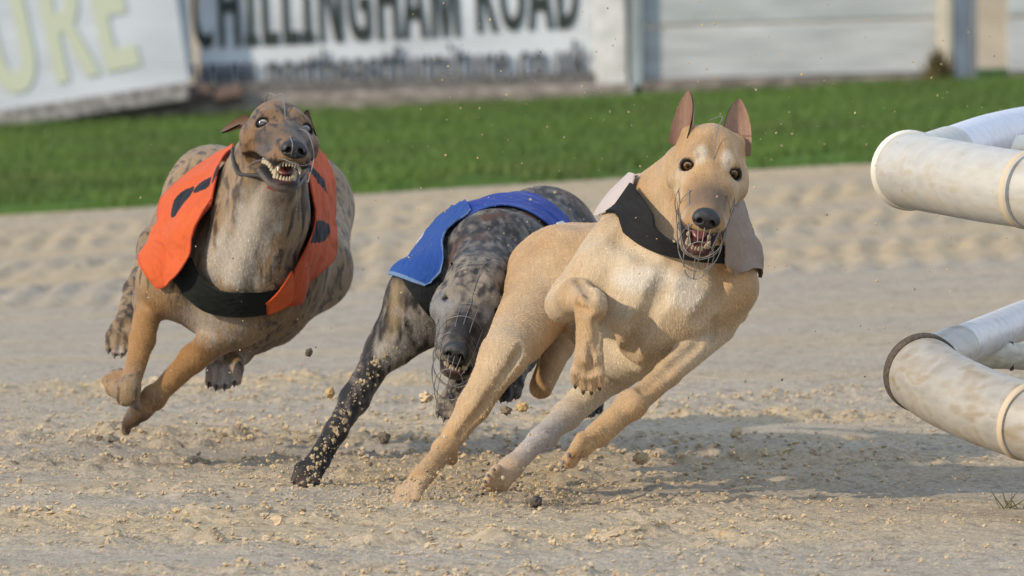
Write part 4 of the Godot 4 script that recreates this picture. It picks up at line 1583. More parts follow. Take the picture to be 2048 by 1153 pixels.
	obj("right_lapel", cloth(F, [
		PackedVector3Array([Vector3(0.2983, 0.4179, -0.0200), Vector3(0.3071, 0.4159, -0.0600), Vector3(0.3138, 0.4118, -0.1400)]),
		PackedVector3Array([Vector3(0.2903, 0.3935, 0.0600), Vector3(0.3089, 0.3934, 0.0000), Vector3(0.3203, 0.3905, -0.1200)]),
		PackedVector3Array([Vector3(0.2859, 0.3625, 0.0850), Vector3(0.3098, 0.3632, 0.0300), Vector3(0.3303, 0.3584, -0.1000)]),
		PackedVector3Array([Vector3(0.2888, 0.3329, 0.0750), Vector3(0.3112, 0.3292, 0.0300), Vector3(0.3320, 0.3291, -0.0800)]),
		PackedVector3Array([Vector3(0.2973, 0.3184, 0.0500), Vector3(0.3127, 0.3152, 0.0200), Vector3(0.3290, 0.3080, -0.0600)])], 18, 24, 0.002, 0.005, base, 0.004), tan, o)
	obj("back_cloth", cloth(F, [
		PackedVector3Array([Vector3(0.1627, 0.4255, -0.1000), Vector3(0.2099, 0.4200, -0.1600), Vector3(0.2579, 0.4200, -0.1600), Vector3(0.3050, 0.3981, -0.1000)]),
		PackedVector3Array([Vector3(0.1456, 0.3884, -0.2800), Vector3(0.1975, 0.3912, -0.3000), Vector3(0.2597, 0.3877, -0.3000), Vector3(0.3073, 0.3653, -0.2500)])], 24, 12, 0.002, 0.004, base), pale, o)

func face_coat(q: Vector3, j: Vector3, c: Color, light: Color, brow: Color, dark: Color, n: Vector3) -> Color:
	var s := 1.0 if q.x > 0 else -1.0
	var e := (q - Vector3(s * 0.0305, 0.0035, 0.0130)) / Vector3(1.0, 0.92, 1.0)
	# cheeks and muzzle paler, a pale spot over each eye
	c = c.lerp(light, clampf(1.1 - (q - Vector3(s * 0.03, -0.02, 0.02)).length() / 0.03, 0.0, 0.7))
	c = c.lerp(brow, clampf(1.5 - ((q - Vector3(s * 0.0175, 0.021, 0.012)) / Vector3(0.8, 1.3, 1.4)).length() / 0.010, 0.0, 0.8))
	c = c.lerp(Color(0.10, 0.06, 0.045), clampf(1.3 - ((q - Vector3(s * 0.0215, 0.0200, 0.011)) / Vector3(0.7, 1.3, 2.0)).length() / 0.0040, 0.0, 0.75))
	c = c.lerp(dark, clampf(1.5 - ((q - Vector3(0, -0.018, 0.074)) / Vector3(1.15, 1.1, 1.6)).length() / 0.024, 0.0, 0.85))
	c = c.lerp(light, clampf(1.2 - (q - Vector3(s * 0.018, -0.042, 0.085)).length() / 0.014, 0.0, 0.7))
	c = c.lerp(Color(0.018, 0.012, 0.010), 1.0 - smoothstep(0.0122, 0.0146, e.length()))
	c = c.lerp(Color(0.36, 0.22, 0.13), clampf(1.2 - absf(q.x - 0.004) / 0.007, 0.0, 0.4) * smoothstep(0.0, 0.02, q.y))
	c = nostril(q, c)
	# lips, gums and the inside of the mouth
	var up := q - Vector3(0, -0.036, -0.035)
	var ang := atan2(-up.y, up.z)
	var jj := atan2(j.y, j.z)
	if up.z > 0.020 and ang > 0.05 and jj > -0.13 and absf(q.x) < 0.042:
		var inner := smoothstep(0.012, 0.008, absf(q.x) - 0.006)
		var rim := Color(0.035, 0.022, 0.022)
		var flesh := Color(0.17, 0.06, 0.056)
		var k := smoothstep(0.05, 0.14, ang) * smoothstep(-0.13, -0.02, jj)
		c = c.lerp(rim, smoothstep(0.0, 0.5, k))
		if k > 0.5: c = c.lerp(flesh, inner * smoothstep(0.5, 1.0, k))
	return c

func _one_body(o: Node3D, m: ArrayMesh, material: Material) -> void:
	for s in m.get_surface_count(): m.surface_set_material(s, material)
	var b := MeshInstance3D.new()
	b.name = "body"
	b.mesh = m
	b.material_override = material
	o.add_child(b, true)

# ---------------------------------------------------------------- the dark brindle dog behind it
func _dark_greyhound() -> void:
	var o := thing("greyhound", "dark grey brindle greyhound in a blue jacket, head low and eyes shut", "dog", Vector3(-0.1005, -0.0104, -0.5000))
	var base := o.position
	var F := Field.new()
	F.uneven = 0.16
	F.skin.frequency = 34.0
	F.skin.fractal_octaves = 3
	var horn := mat(Color(0.03, 0.027, 0.026), 0.45)
	var h := head_at(Vector3(-0.0554, 0.2608, -0.3600), 22.0, -4.0, 13.0, 0.30)
	var lean := Vector3(0.22, 0.97, 0.1).normalized()
	var fore := (Vector3(-0.0449, 0.2685, -0.6000) - Vector3(0.0442, 0.2985, -1.3000)).normalized()
	var lat := lean.cross(fore).normalized()
	lean = fore.cross(lat).normalized()
	var tb := Basis(lat, lean, fore)
	F.ell(Vector3(-0.0099, 0.2715, -0.8800), tb, Vector3(0.100, 0.118, 0.22), 0.03)
	F.ell(Vector3(-0.0450, 0.2521, -0.6600), tb, Vector3(0.085, 0.085, 0.10), 0.03)
	F.cone(Vector3(0.0043, 0.2954, -1.0000), Vector3(0.0442, 0.3130, -1.3000), 0.080, 0.066, 0.04)
	F.ell(Vector3(0.0479, 0.3209, -1.3200), tb, Vector3(0.070, 0.066, 0.10), 0.03)
	F.ell(Vector3(0.0442, 0.2840, -1.3000), tb, Vector3(0.085, 0.085, 0.09), 0.03)
	# neck
	F.cone(Vector3(-0.0459, 0.2784, -0.4400), Vector3(-0.0253, 0.3155, -0.6200), 0.048, 0.056, 0.03)
	F.cone(Vector3(-0.0253, 0.3155, -0.6200), Vector3(-0.0085, 0.3164, -0.8200), 0.056, 0.062, 0.04)
	F.cone(Vector3(0.0112, 0.3083, -0.6600), Vector3(0.0255, 0.3022, -0.8200), 0.046, 0.060, 0.04)
	# left shoulder and planted foreleg
	F.cone(Vector3(-0.0629, 0.3250, -0.7800), Vector3(-0.1220, 0.2650, -0.6000), 0.050, 0.042, 0.03)
	F.cone(Vector3(-0.0939, 0.2685, -0.6000), Vector3(-0.1289, 0.2553, -0.5800), 0.040, 0.040, 0.03)
	F.cone(Vector3(-0.1254, 0.2623, -0.5800), Vector3(-0.1725, 0.1899, -0.6000), 0.042, 0.030, 0.025)
	F.cone(Vector3(-0.1045, 0.2264, -0.6000), Vector3(-0.1570, 0.1984, -0.6000), 0.030, 0.024, 0.03)
	F.cone(Vector3(-0.2007, 0.1708, -0.6200), Vector3(-0.1816, 0.1808, -0.6000), 0.013, 0.024, 0.012)
	F.cone(Vector3(-0.1816, 0.1808, -0.6000), Vector3(-0.2210, 0.1165, -0.5500), 0.0225, 0.0195, 0.012)
	F.cone(Vector3(-0.2210, 0.1165, -0.5500), Vector3(-0.2456, 0.0756, -0.5000), 0.0195, 0.0145, 0.012)
	paw(F, Vector3(-0.2470, 0.0742, -0.5000), Vector3(-0.2703, 0.0355, -0.4650), Vector3(-0.2935, 0.0025, -0.4300), Vector3(1, 0.4, 0.0), 0.0150, 0.0160, o, horn, 0.0085)
	# the other foreleg, folded under the jaw
	F.cone(Vector3(-0.0168, 0.2396, -0.6200), Vector3(-0.0481, 0.1888, -0.5000), 0.036, 0.026, 0.03)
	F.cone(Vector3(-0.0481, 0.1888, -0.5000), Vector3(-0.0687, 0.1570, -0.4000), 0.024, 0.018, 0.02)
	paw(F, Vector3(-0.0687, 0.1570, -0.4000), Vector3(-0.0803, 0.1321, -0.3400), Vector3(-0.0885, 0.1032, -0.3200), Vector3(1, 0.2, 0), 0.0160, 0.0150, o, horn, 0.0074)
	# hind legs coming through
	F.cone(Vector3(0.0441, 0.2786, -1.2500), Vector3(0.0364, 0.2033, -0.9800), 0.060, 0.040, 0.03)
	F.cone(Vector3(0.0364, 0.2033, -0.9800), Vector3(0.0149, 0.1604, -0.8200), 0.036, 0.018, 0.02)
	paw(F, Vector3(0.0149, 0.1604, -0.8200), Vector3(0.0014, 0.1381, -0.7200), Vector3(-0.0099, 0.1117, -0.6800), Vector3(1, 0.2, 0), 0.0155, 0.0150, o, horn, 0.0076)
	F.cone(Vector3(0.0840, 0.2775, -1.2800), Vector3(0.1117, 0.2003, -1.0500), 0.055, 0.034, 0.03)
	F.cone(Vector3(0.1117, 0.2003, -1.0500), Vector3(0.1270, 0.1289, -1.2000), 0.030, 0.016, 0.02)
	paw(F, Vector3(0.1270, 0.1289, -1.2000), Vector3(0.1156, 0.0975, -1.1000), Vector3(0.1082, 0.0712, -1.0500), Vector3(1, 0.2, 0), 0.0155, 0.0150, o, horn, 0.0076)
	# tail streaming behind
	F.cone(Vector3(0.0517, 0.3159, -1.4200), Vector3(0.0633, 0.2718, -1.6200), 0.018, 0.012, 0.02)
	F.cone(Vector3(0.0633, 0.2718, -1.6200), Vector3(0.0601, 0.2055, -1.8000), 0.012, 0.006, 0.01)
	head_shape(F, h, true)
	var inv := h.T.affine_inverse()
	var jinv := h.J.affine_inverse()
	var inner_leg := Vector3(-0.1637, 0.1777, -0.5600)
	var arm := Vector3(-0.1091, 0.2201, -0.5500)
	var shoulder := Vector3(-0.1636, 0.2565, -0.5500)
	var elbow_end := Vector3(-0.1741, 0.1935, -0.5500)
	var foot := Vector3(-0.2675, 0.0302, -0.4600)
	var toes := Vector3(-0.0885, 0.1053, -0.3200)
	var coat := func(p: Vector3, n: Vector3) -> Color:
		var q: Vector3 = inv * p
		# stripes that follow the ribs, broken by drift
		var d := p + Vector3(mottle.get_noise_3dv(p), mottle.get_noise_3dv(p + Vector3.ONE * 3.0), 0) * 0.012
		var f := brindle.get_noise_3d(d.x * 95.0, d.y * 24.0, d.z * 30.0) + 0.28 * brindle.get_noise_3dv(d * 15.0)
		var c := Color(0.034, 0.030, 0.031).lerp(Color(0.22, 0.19, 0.165), smoothstep(-0.25, 0.65, f))
		c = c.lerp(Color(0.13, 0.06, 0.032), smoothstep(0.2, 0.5, brindle.get_noise_3dv(p * 9.0 + Vector3.ONE * 7.0)) * 0.7)
		# tan line down the shoulder, pale patches inside the leg
		var t := clampf((p - shoulder).dot(elbow_end - shoulder) / (elbow_end - shoulder).length_squared(), -0.2, 1.0)
		c = c.lerp(Color(0.36, 0.27, 0.16), clampf(1.3 - (p - shoulder - (elbow_end - shoulder) * t).length() / 0.016 + 0.6 * f, 0.0, 0.85))
		c = c.lerp(Color(0.50, 0.46, 0.40), clampf(1.25 - inner_leg.distance_to(p) / 0.032 + 0.9 * f, 0.0, 0.8))
		c = c.lerp(Color(0.55, 0.50, 0.43), clampf(1.25 - arm.distance_to(p) / 0.034 + 0.8 * f, 0.0, 0.9))
		c = c.lerp(Color(0.30, 0.27, 0.25), clampf(0.9 - (p - Vector3(-0.1252, 0.2110, -0.5500)).length() / 0.05 + 1.2 * f, 0.0, 0.7))
		c = c.lerp(Color(0.018, 0.017, 0.019), clampf(1.2 - foot.distance_to(p) / 0.07, 0.0, 0.9))
		c = c.lerp(Color(0.50, 0.38, 0.35), clampf(1.3 - toes.distance_to(p) / 0.028, 0.0, 0.9))
		if q.z > -0.11 and q.length() < 0.19:
			var body_c := c
			# swirling hair of the forehead, grey cheeks, black muzzle
			var r := (q - Vector3(0.0, 0.012, 0.0)).length()
			var sw := sin(r * 520.0 + 9.0 * mottle.get_noise_3dv(p * 3.0)) * 0.28 + 1.0 * brindle.get_noise_3d(q.x * 75.0, q.y * 60.0, q.z * 22.0) + 0.12 * brindle.get_noise_3dv(p * 16.0)
			var pale := Color(0.33, 0.275, 0.215)
			c = Color(0.050, 0.045, 0.045).lerp(pale, smoothstep(-0.3, 0.75, sw + 0.30))
			c = c.lerp(Color(0.27, 0.27, 0.275), clampf(1.45 - (Vector3(-absf(q.x), q.y, q.z) - Vector3(-0.036, -0.024, 0.020)).length() / 0.036 + 0.3 * brindle.get_noise_3dv(p * 60.0), 0.0, 0.9))
			c = c.lerp(Color(0.30, 0.26, 0.21), clampf(1.2 - (Vector3(-absf(q.x), q.y, q.z) - Vector3(-0.020, -0.018, 0.035)).length() / 0.013, 0.0, 0.7))
			c = c.lerp(Color(0.024, 0.022, 0.025), clampf(1.7 - ((q - Vector3(0.0, -0.020, 0.068)) / Vector3(0.78, 1.2, 1.6)).length() / 0.024, 0.0, 0.93))
			c = c.lerp(Color(0.30, 0.265, 0.225), clampf(1.5 - ((Vector3(absf(q.x), q.y, q.z) - Vector3(0.029, 0.013, 0.010)) / Vector3(1.3, 0.8, 1.5)).length() / 0.011, 0.0, 0.75))
			return body_c.lerp(face_coat_dark(q, jinv * p, c), smoothstep(-0.11, -0.06, q.z))
		return c
	_one_body(o, _with_ears(F.net(Vector3(-0.3207, -0.0169, -0.3000) - Vector3(0.02, 0.02, 1.75), Vector3(0.1422, 0.4395, -0.3000) + Vector3(0.03, 0.02, 0.14), 0.0038, base, coat), [
		[h.w(-0.040, 0.004, -0.070) - base, h.w(-0.046, -0.012, -0.120) - base, h.T.basis * Vector3(-1, 0.1, 0.2), 0.014, 0.6],
		[h.w(0.040, 0.006, -0.070) - base, h.w(0.046, -0.010, -0.120) - base, h.T.basis * Vector3(1, 0.1, 0.2), 0.014, 0.6]], Color(0.045, 0.038, 0.036)), coat_material(0.04))
	hairs(o, o.get_node("body").mesh, h, 80000, 8, hair_material())
	face(o, h, Color(0.1, 0.05, 0.02), Color(0.012, 0.012, 0.014), false, Vector2.ZERO, false, 0.005)
	wire_muzzle(o, h, 0.20, [Vector3(0, 0.028, 0.005), Vector3(0.003, 0.046, -0.03), Vector3(0.022, 0.048, -0.05)], 0.0006, 0.0018)
	# blue jacket
	var bump_c := Color(0.016, 0.046, 0.25)
	var blue := fabric(Color.WHITE, printed(bump_c, [], Color(0.04, 0.09, 0.30), 0.03))
	obj("jacket_back", cloth(F, [
		PackedVector3Array([Vector3(-0.0956, 0.3347, -0.9800), Vector3(-0.0614, 0.3640, -1.0000), Vector3(-0.0229, 0.3848, -1.0400), Vector3(0.0186, 0.3899, -1.0800), Vector3(0.0560, 0.3735, -1.1000), Vector3(0.0874, 0.3419, -1.0600), Vector3(0.1057, 0.2954, -1.0000)]),
		PackedVector3Array([Vector3(-0.0880, 0.3362, -0.8600), Vector3(-0.0582, 0.3611, -0.8800), Vector3(-0.0270, 0.3775, -0.9000), Vector3(0.0071, 0.3782, -0.9200), Vector3(0.0399, 0.3590, -0.9400), Vector3(0.0712, 0.3312, -0.9200), Vector3(0.0910, 0.2878, -0.9000)]),
		PackedVector3Array([Vector3(-0.0818, 0.3371, -0.7200), Vector3(-0.0564, 0.3575, -0.7400), Vector3(-0.0311, 0.3681, -0.7600), Vector3(-0.0057, 0.3618, -0.7800), Vector3(0.0226, 0.3402, -0.7900), Vector3(0.0523, 0.3187, -0.7600), Vector3(0.0720, 0.2799, -0.7400)])], 48, 24, 0.002, 0.005, base, 0.0, 2.5), blue, o)
	obj("jacket_flap", cloth(F, [
		PackedVector3Array([Vector3(-0.0681, 0.3604, -0.8600), Vector3(-0.0594, 0.3625, -0.7800), Vector3(-0.0522, 0.3597, -0.7200)]),
		PackedVector3Array([Vector3(-0.1044, 0.3321, -0.7400), Vector3(-0.0901, 0.3357, -0.6800), Vector3(-0.0744, 0.3351, -0.6200)]),
		PackedVector3Array([Vector3(-0.1307, 0.3069, -0.6600), Vector3(-0.1121, 0.3106, -0.6000), Vector3(-0.0923, 0.3053, -0.5550)]),
		PackedVector3Array([Vector3(-0.1458, 0.2882, -0.6000), Vector3(-0.1273, 0.2897, -0.5600), Vector3(-0.1055, 0.2867, -0.5300)]),
		PackedVector3Array([Vector3(-0.1512, 0.2765, -0.5750), Vector3(-0.1357, 0.2740, -0.5500), Vector3(-0.1230, 0.2739, -0.5350)])], 18, 28, 0.002, 0.006, base, 0.003), fabric(Color.WHITE, printed(Color(0.022, 0.068, 0.26), [], Color(0.13, 0.20, 0.33), 0.04)), o)
	obj("breast_band", strap(F, [Vector3(-0.1063, 0.3016, -0.5600), Vector3(-0.1006, 0.2748, -0.5300), Vector3(-0.0796, 0.2438, -0.5200), Vector3(-0.0447, 0.2290, -0.5400)], [Vector3(-0.1373, 0.2749, -0.5800), Vector3(-0.1273, 0.2530, -0.5500), Vector3(-0.1007, 0.2220, -0.5400), Vector3(-0.0448, 0.2005, -0.5500)], base), fabric(Color(0.014, 0.016, 0.017)), o)
	# white numeral pieces of the jacket that show past its edges
	var wt := fabric(Color(0.66, 0.64, 0.64))
	for q in [[Vector3(-0.0701, 0.3597, -0.8000), Vector3(-0.0793, 0.3490, -0.8000), Vector3(-0.0845, 0.3533, -0.8600), Vector3(-0.0930, 0.3419, -0.8600)], [Vector3(-0.1114, 0.3322, -0.7200), Vector3(-0.1225, 0.3230, -0.7000), Vector3(-0.1188, 0.3292, -0.7800), Vector3(-0.1286, 0.3187, -0.7600)], [Vector3(0.0395, 0.3349, -0.7400), Vector3(0.0480, 0.3251, -0.7400), Vector3(0.0467, 0.3363, -0.7800), Vector3(0.0566, 0.3250, -0.7800)]]:
		obj("white_print", cloth(F, [PackedVector3Array([q[0], q[1]]), PackedVector3Array([q[2], q[3]])], 6, 6, 0.002, 0.009, base), wt, o)
	# sand thrown on to the planted leg
	var specks := []
	for k in 170:
		var f := rng.randf()
		var p := Vector3(-0.1877, 0.1783, -0.5000).lerp(Vector3(-0.2767, 0.0244, -0.3700), f) + Vector3(0.85, 0.5, 0) * rng.randfn(0.0, 0.013) * (1.4 - 0.6 * f)
		var ids := F.near(p, 0.12, F.all)
		var hit := false
		for it in 60:
			if F.at(p, ids) < 0.0005:
				hit = true
				break
			p.z -= 0.002
		if not hit: continue
		specks.append([Transform3D(any_turn().scaled(Vector3.ONE * (0.0018 + 0.006 * pow(rng.randf(), 3.0))), p - base), Color(0.40, 0.31, 0.19) * rng.randf_range(0.6, 1.2)])
	var mm := MultiMesh.new()
	mm.transform_format = MultiMesh.TRANSFORM_3D
	mm.use_colors = true
	mm.mesh = clod_mesh(9, 0.6)
	mm.instance_count = specks.size()
	for i in specks.size():
		mm.set_instance_transform(i, specks[i][0])
		mm.set_instance_color(i, specks[i][1])
	var sp := MultiMeshInstance3D.new()
	sp.name = "sand_specks"
	sp.multimesh = mm
	sp.material_override = mat(Color.WHITE, 0.95, true)
	sp.set_meta("kind", "stuff")
	o.add_child(sp, true)

func nostril(q: Vector3, c: Color) -> Color:
	return c.lerp(Color(0.008, 0.007, 0.007), 1.0 - smoothstep(0.007, 0.010, (Vector3(absf(q.x), q.y, q.z) - Vector3(0.009, -0.030, 0.112)).length()))

func face_coat_dark(q: Vector3, j: Vector3, c: Color) -> Color:
	c = nostril(q, c)
	var up := q - Vector3(0, -0.036, -0.035)
	var ang := atan2(-up.y, up.z)
	var jj := atan2(j.y, j.z)
	var s := 1.0 if q.x > 0 else -1.0
	var e := q - Vector3(s * 0.0310, 0.0015, 0.0125)
	c = c.lerp(Color(0.012, 0.010, 0.010), 1.0 - smoothstep(0.7, 1.0, (e / Vector3(0.0125, 0.0050, 0.012)).length()))
	if up.z > 0.020 and ang > 0.05 and jj > -0.13 and absf(q.x) < 0.042:
		var inner := smoothstep(0.012, 0.008, absf(q.x) - 0.006)
		var k := smoothstep(0.05, 0.14, ang) * smoothstep(-0.13, -0.02, jj)
		c = c.lerp(Color(0.022, 0.016, 0.017), smoothstep(0.0, 0.5, k))
		if k > 0.5: c = c.lerp(Color(0.12, 0.05, 0.05), inner * smoothstep(0.5, 1.0, k))
	return c

func _with_ears(m: ArrayMesh, ears: Array, color: Color) -> ArrayMesh:
	var st := begin()
	for e in ears: ear_shape(st, e[0], e[1], e[2], e[3], e[4], 0.0, color, color * 0.8)
	return st.commit(m)

# ---------------------------------------------------------------- the tan brindle dog in orange
func _tan_greyhound() -> void:
	var o := thing("greyhound", "tan brindle greyhound in an orange jacket, snarling with bared teeth in mid leap", "dog", Vector3(-0.4123, -0.0067, -1.1000))
	var base := o.position
	var F := Field.new()
	F.uneven = 0.16
	F.skin.frequency = 34.0
	F.skin.fractal_octaves = 3
	var horn := mat(Color(0.05, 0.04, 0.035), 0.45)
	var h := head_at(Vector3(-0.3264, 0.4853, -0.8600), -3.5, 11.0, 8.0, 0.29, 1.6)
	var lean := Vector3(0.36, 0.93, 0.05).normalized()
	var fore := (Vector3(-0.3798, 0.2844, -1.1000) - Vector3(-0.3729, 0.3261, -1.7500)).normalized()
	var lat := lean.cross(fore).normalized()
	lean = fore.cross(lat).normalized()
	var tb := Basis(lat, lean, fore)
	F.ell(Vector3(-0.3704, 0.2782, -1.2600), tb, Vector3(0.108, 0.128, 0.22), 0.03)
	F.ell(Vector3(-0.3989, 0.2244, -1.1600), tb, Vector3(0.060, 0.070, 0.15), 0.03)
	F.ell(Vector3(-0.4074, 0.2652, -1.0400), tb, Vector3(0.085, 0.085, 0.09), 0.03)
	F.cone(Vector3(-0.3605, 0.3002, -1.4500), Vector3(-0.3687, 0.3419, -1.7200), 0.095, 0.075, 0.05)
	# haunches
	F.ell(Vector3(-0.4393, 0.3745, -1.7400), tb, Vector3(0.068, 0.062, 0.11), 0.04)
	F.ell(Vector3(-0.3136, 0.3634, -1.7400), tb, Vector3(0.068, 0.066, 0.11), 0.04)
	F.cone(Vector3(-0.2948, 0.3345, -1.7200), Vector3(-0.2955, 0.2617, -1.5000), 0.058, 0.056, 0.04)
	F.cone(Vector3(-0.2955, 0.2617, -1.5000), Vector3(-0.3478, 0.1952, -1.3400), 0.056, 0.036, 0.03)
	# neck
	F.cone(Vector3(-0.3409, 0.4409, -0.9200), Vector3(-0.3580, 0.3611, -0.9600), 0.046, 0.062, 0.03)
	F.cone(Vector3(-0.3580, 0.3611, -0.9600), Vector3(-0.3927, 0.2660, -1.0200), 0.064, 0.080, 0.03)
	F.cone(Vector3(-0.3524, 0.4322, -0.9700), Vector3(-0.3837, 0.3340, -1.1200), 0.048, 0.085, 0.04)
	# muscle cords of the throat
	F.cone(Vector3(-0.3665, 0.4137, -0.8800), Vector3(-0.4163, 0.2902, -0.9500), 0.020, 0.024, 0.02)
	F.cone(Vector3(-0.3260, 0.3995, -0.8800), Vector3(-0.3521, 0.2688, -0.9500), 0.020, 0.024, 0.02)
	F.cone(Vector3(-0.3472, 0.3927, -0.8700), Vector3(-0.3947, 0.2620, -0.9400), 0.014, 0.018, 0.02)
	# left shoulder and long foreleg, wrist folded
	F.cone(Vector3(-0.4407, 0.3562, -1.1000), Vector3(-0.4902, 0.2668, -1.0000), 0.050, 0.042, 0.03)
	F.cone(Vector3(-0.4852, 0.2668, -1.0000), Vector3(-0.5129, 0.2361, -1.0500), 0.040, 0.032, 0.02)
	F.cone(Vector3(-0.4463, 0.2374, -1.0200), Vector3(-0.4888, 0.2596, -1.0000), 0.034, 0.038, 0.03)
	F.cone(Vector3(-0.5181, 0.2370, -1.0300), Vector3(-0.5278, 0.1827, -0.9600), 0.0215, 0.0175, 0.012)
	F.cone(Vector3(-0.5278, 0.1827, -0.9600), Vector3(-0.5444, 0.1165, -0.8800), 0.0172, 0.0135, 0.010)
	F.cone(Vector3(-0.5451, 0.1165, -0.8800), Vector3(-0.5465, 0.1079, -0.8800), 0.0158, 0.0150, 0.01)
	paw(F, Vector3(-0.5502, 0.1077, -0.8850), Vector3(-0.5630, 0.1137, -0.9400), Vector3(-0.5666, 0.1357, -1.0200), Vector3(1, 0.2, 0.3), 0.0135, 0.0140, o, horn, 0.0074)
	# right foreleg reaching down to the left
	F.cone(Vector3(-0.3533, 0.2660, -1.0200), Vector3(-0.3959, 0.2096, -1.0000), 0.046, 0.036, 0.03)
	F.cone(Vector3(-0.4020, 0.1980, -1.0200), Vector3(-0.4560, 0.1551, -0.9700), 0.0275, 0.0190, 0.012)
	F.cone(Vector3(-0.4560, 0.1551, -0.9700), Vector3(-0.5070, 0.1046, -0.9200), 0.0190, 0.0140, 0.010)
	F.ell(Vector3(-0.5113, 0.1025, -0.9200), Basis(), Vector3(0.0165, 0.0160, 0.016), 0.010)
	paw(F, Vector3(-0.5128, 0.0987, -0.9250), Vector3(-0.5296, 0.0808, -0.9700), Vector3(-0.5526, 0.0593, -1.0300), Vector3(0.5, 0.8, 0.2), 0.0150, 0.0158, o, horn, 0.0084)
	# left hind foot swinging outside the foreleg
	F.cone(Vector3(-0.4607, 0.3426, -1.7000), Vector3(-0.5096, 0.2880, -1.5800), 0.060, 0.040, 0.03)
	F.cone(Vector3(-0.5096, 0.2880, -1.5800), Vector3(-0.5481, 0.2356, -1.4200), 0.036, 0.017, 0.02)
	paw(F, Vector3(-0.5496, 0.2342, -1.4200), Vector3(-0.5645, 0.1888, -1.3200), Vector3(-0.5707, 0.1485, -1.2800), Vector3(1, 0.2, 0), 0.0165, 0.0140, o, horn, 0.0078)
	# right hind foot under the brisket
	F.cone(Vector3(-0.3373, 0.2089, -1.3600), Vector3(-0.3751, 0.1777, -1.2400), 0.034, 0.021, 0.02)
	F.cone(Vector3(-0.3751, 0.1777, -1.2400), Vector3(-0.3932, 0.1560, -1.1600), 0.021, 0.0165, 0.012)
	paw(F, Vector3(-0.3932, 0.1560, -1.1600), Vector3(-0.4061, 0.1430, -1.0800), Vector3(-0.4168, 0.1147, -1.0400), Vector3(1, 0.2, 0.1), 0.0175, 0.0180, o, horn, 0.0100)
	# tail
	F.cone(Vector3(-0.3746, 0.3374, -1.8500), Vector3(-0.3714, 0.2836, -2.1000), 0.018, 0.012, 0.02)
	F.cone(Vector3(-0.3714, 0.2836, -2.1000), Vector3(-0.3521, 0.2307, -2.3000), 0.012, 0.005, 0.01)
	head_shape(F, h, false, 1.15)
	var inv := h.T.affine_inverse()
	var jinv := h.J.affine_inverse()
	var throat_a := Vector3(-0.3434, 0.4072, -0.8600)
	var throat_b := Vector3(-0.3940, 0.2992, -0.9000)
	var legs := [Vector3(-0.5340, 0.1760, -0.9500), Vector3(-0.4806, 0.1439, -0.9500)]
	var breast := Vector3(-0.4312, 0.2104, -0.9800)
	var hind := Vector3(-0.3781, 0.1723, -1.2000)
	var wfoot := Vector3(-0.4178, 0.1371, -1.0200)
	var wfoot2 := Vector3(-0.5702, 0.1494, -1.2600)
	var dfoot := Vector3(-0.5346, 0.0765, -0.9700)
	var hpaw := Vector3(-0.5539, 0.2089, -1.3600)
	var coat := func(p: Vector3, n: Vector3) -> Color:
		var q: Vector3 = inv * p
		var d := p + Vector3(mottle.get_noise_3dv(p), mottle.get_noise_3dv(p + Vector3.ONE * 3.0), 0) * 0.012
		var f := brindle.get_noise_3d(d.x * 100.0, d.y * 17.0, d.z * 34.0) + 0.22 * brindle.get_noise_3dv(d * 12.0)
		var c := Color(0.35, 0.245, 0.145) * (1.0 + 0.25 * mottle.get_noise_3dv(p * 2.0))
		var leggy := 0.0
		for l in legs: leggy = maxf(leggy, 1.0 - smoothstep(0.04, 0.10, l.distance_to(p)))
		c = c.lerp(Color(0.42, 0.225, 0.085), leggy)
		c = c.lerp(Color(0.060, 0.045, 0.040), smoothstep(0.02, 0.38, f) * (0.85 - 0.85 * leggy))
		c = c.lerp(Color(0.06, 0.04, 0.03), clampf(1.3 - hpaw.distance_to(p) / 0.09, 0.0, 0.7) * smoothstep(-0.1, 0.2, f + 0.1))
		c = c.lerp(Color(0.05, 0.037, 0.033), (1.0 - smoothstep(0.06, 0.13, (p - Vector3(-0.3658, 0.3554, -0.9200)).length())) * smoothstep(0.08, 0.30, brindle.get_noise_3d(d.x * 75.0, d.y * 9.0, d.z * 20.0)) * 0.8)
		# pale blaze down the throat, pale breast
		var ab := throat_b - throat_a
		var t := clampf((p - throat_a).dot(ab) / ab.length_squared(), 0.0, 1.0)
		var dd := (p - throat_a - ab * t)
		c = c.lerp(Color(0.62, 0.56, 0.48), clampf(1.45 - Vector2(dd.x, dd.y).length() / (0.020 + 0.018 * t) + 0.7 * f + 0.4 * mottle.get_noise_3dv(p * 3.0), 0.0, 0.85) * (1.0 if p.z > -1.05 else 0.0))
		c = c.lerp(Color(0.50, 0.44, 0.38), clampf(1.3 - ((p - breast) / Vector3(1.5, 0.8, 1.0)).length() / 0.04 + 0.5 * f, 0.0, 0.85))
		c = c.lerp(Color(0.10, 0.055, 0.03), clampf(1.3 - hind.distance_to(p) / 0.06, 0.0, 0.7))
		c = c.lerp(Color(0.60, 0.54, 0.50), clampf(1.5 - wfoot.distance_to(p) / 0.030, 0.0, 0.9))
		c = c.lerp(Color(0.60, 0.54, 0.50), clampf(1.5 - wfoot2.distance_to(p) / 0.018, 0.0, 0.9))
		c = c.lerp(Color(0.09, 0.050, 0.028), clampf(1.4 - dfoot.distance_to(p) / 0.032, 0.0, 0.9))
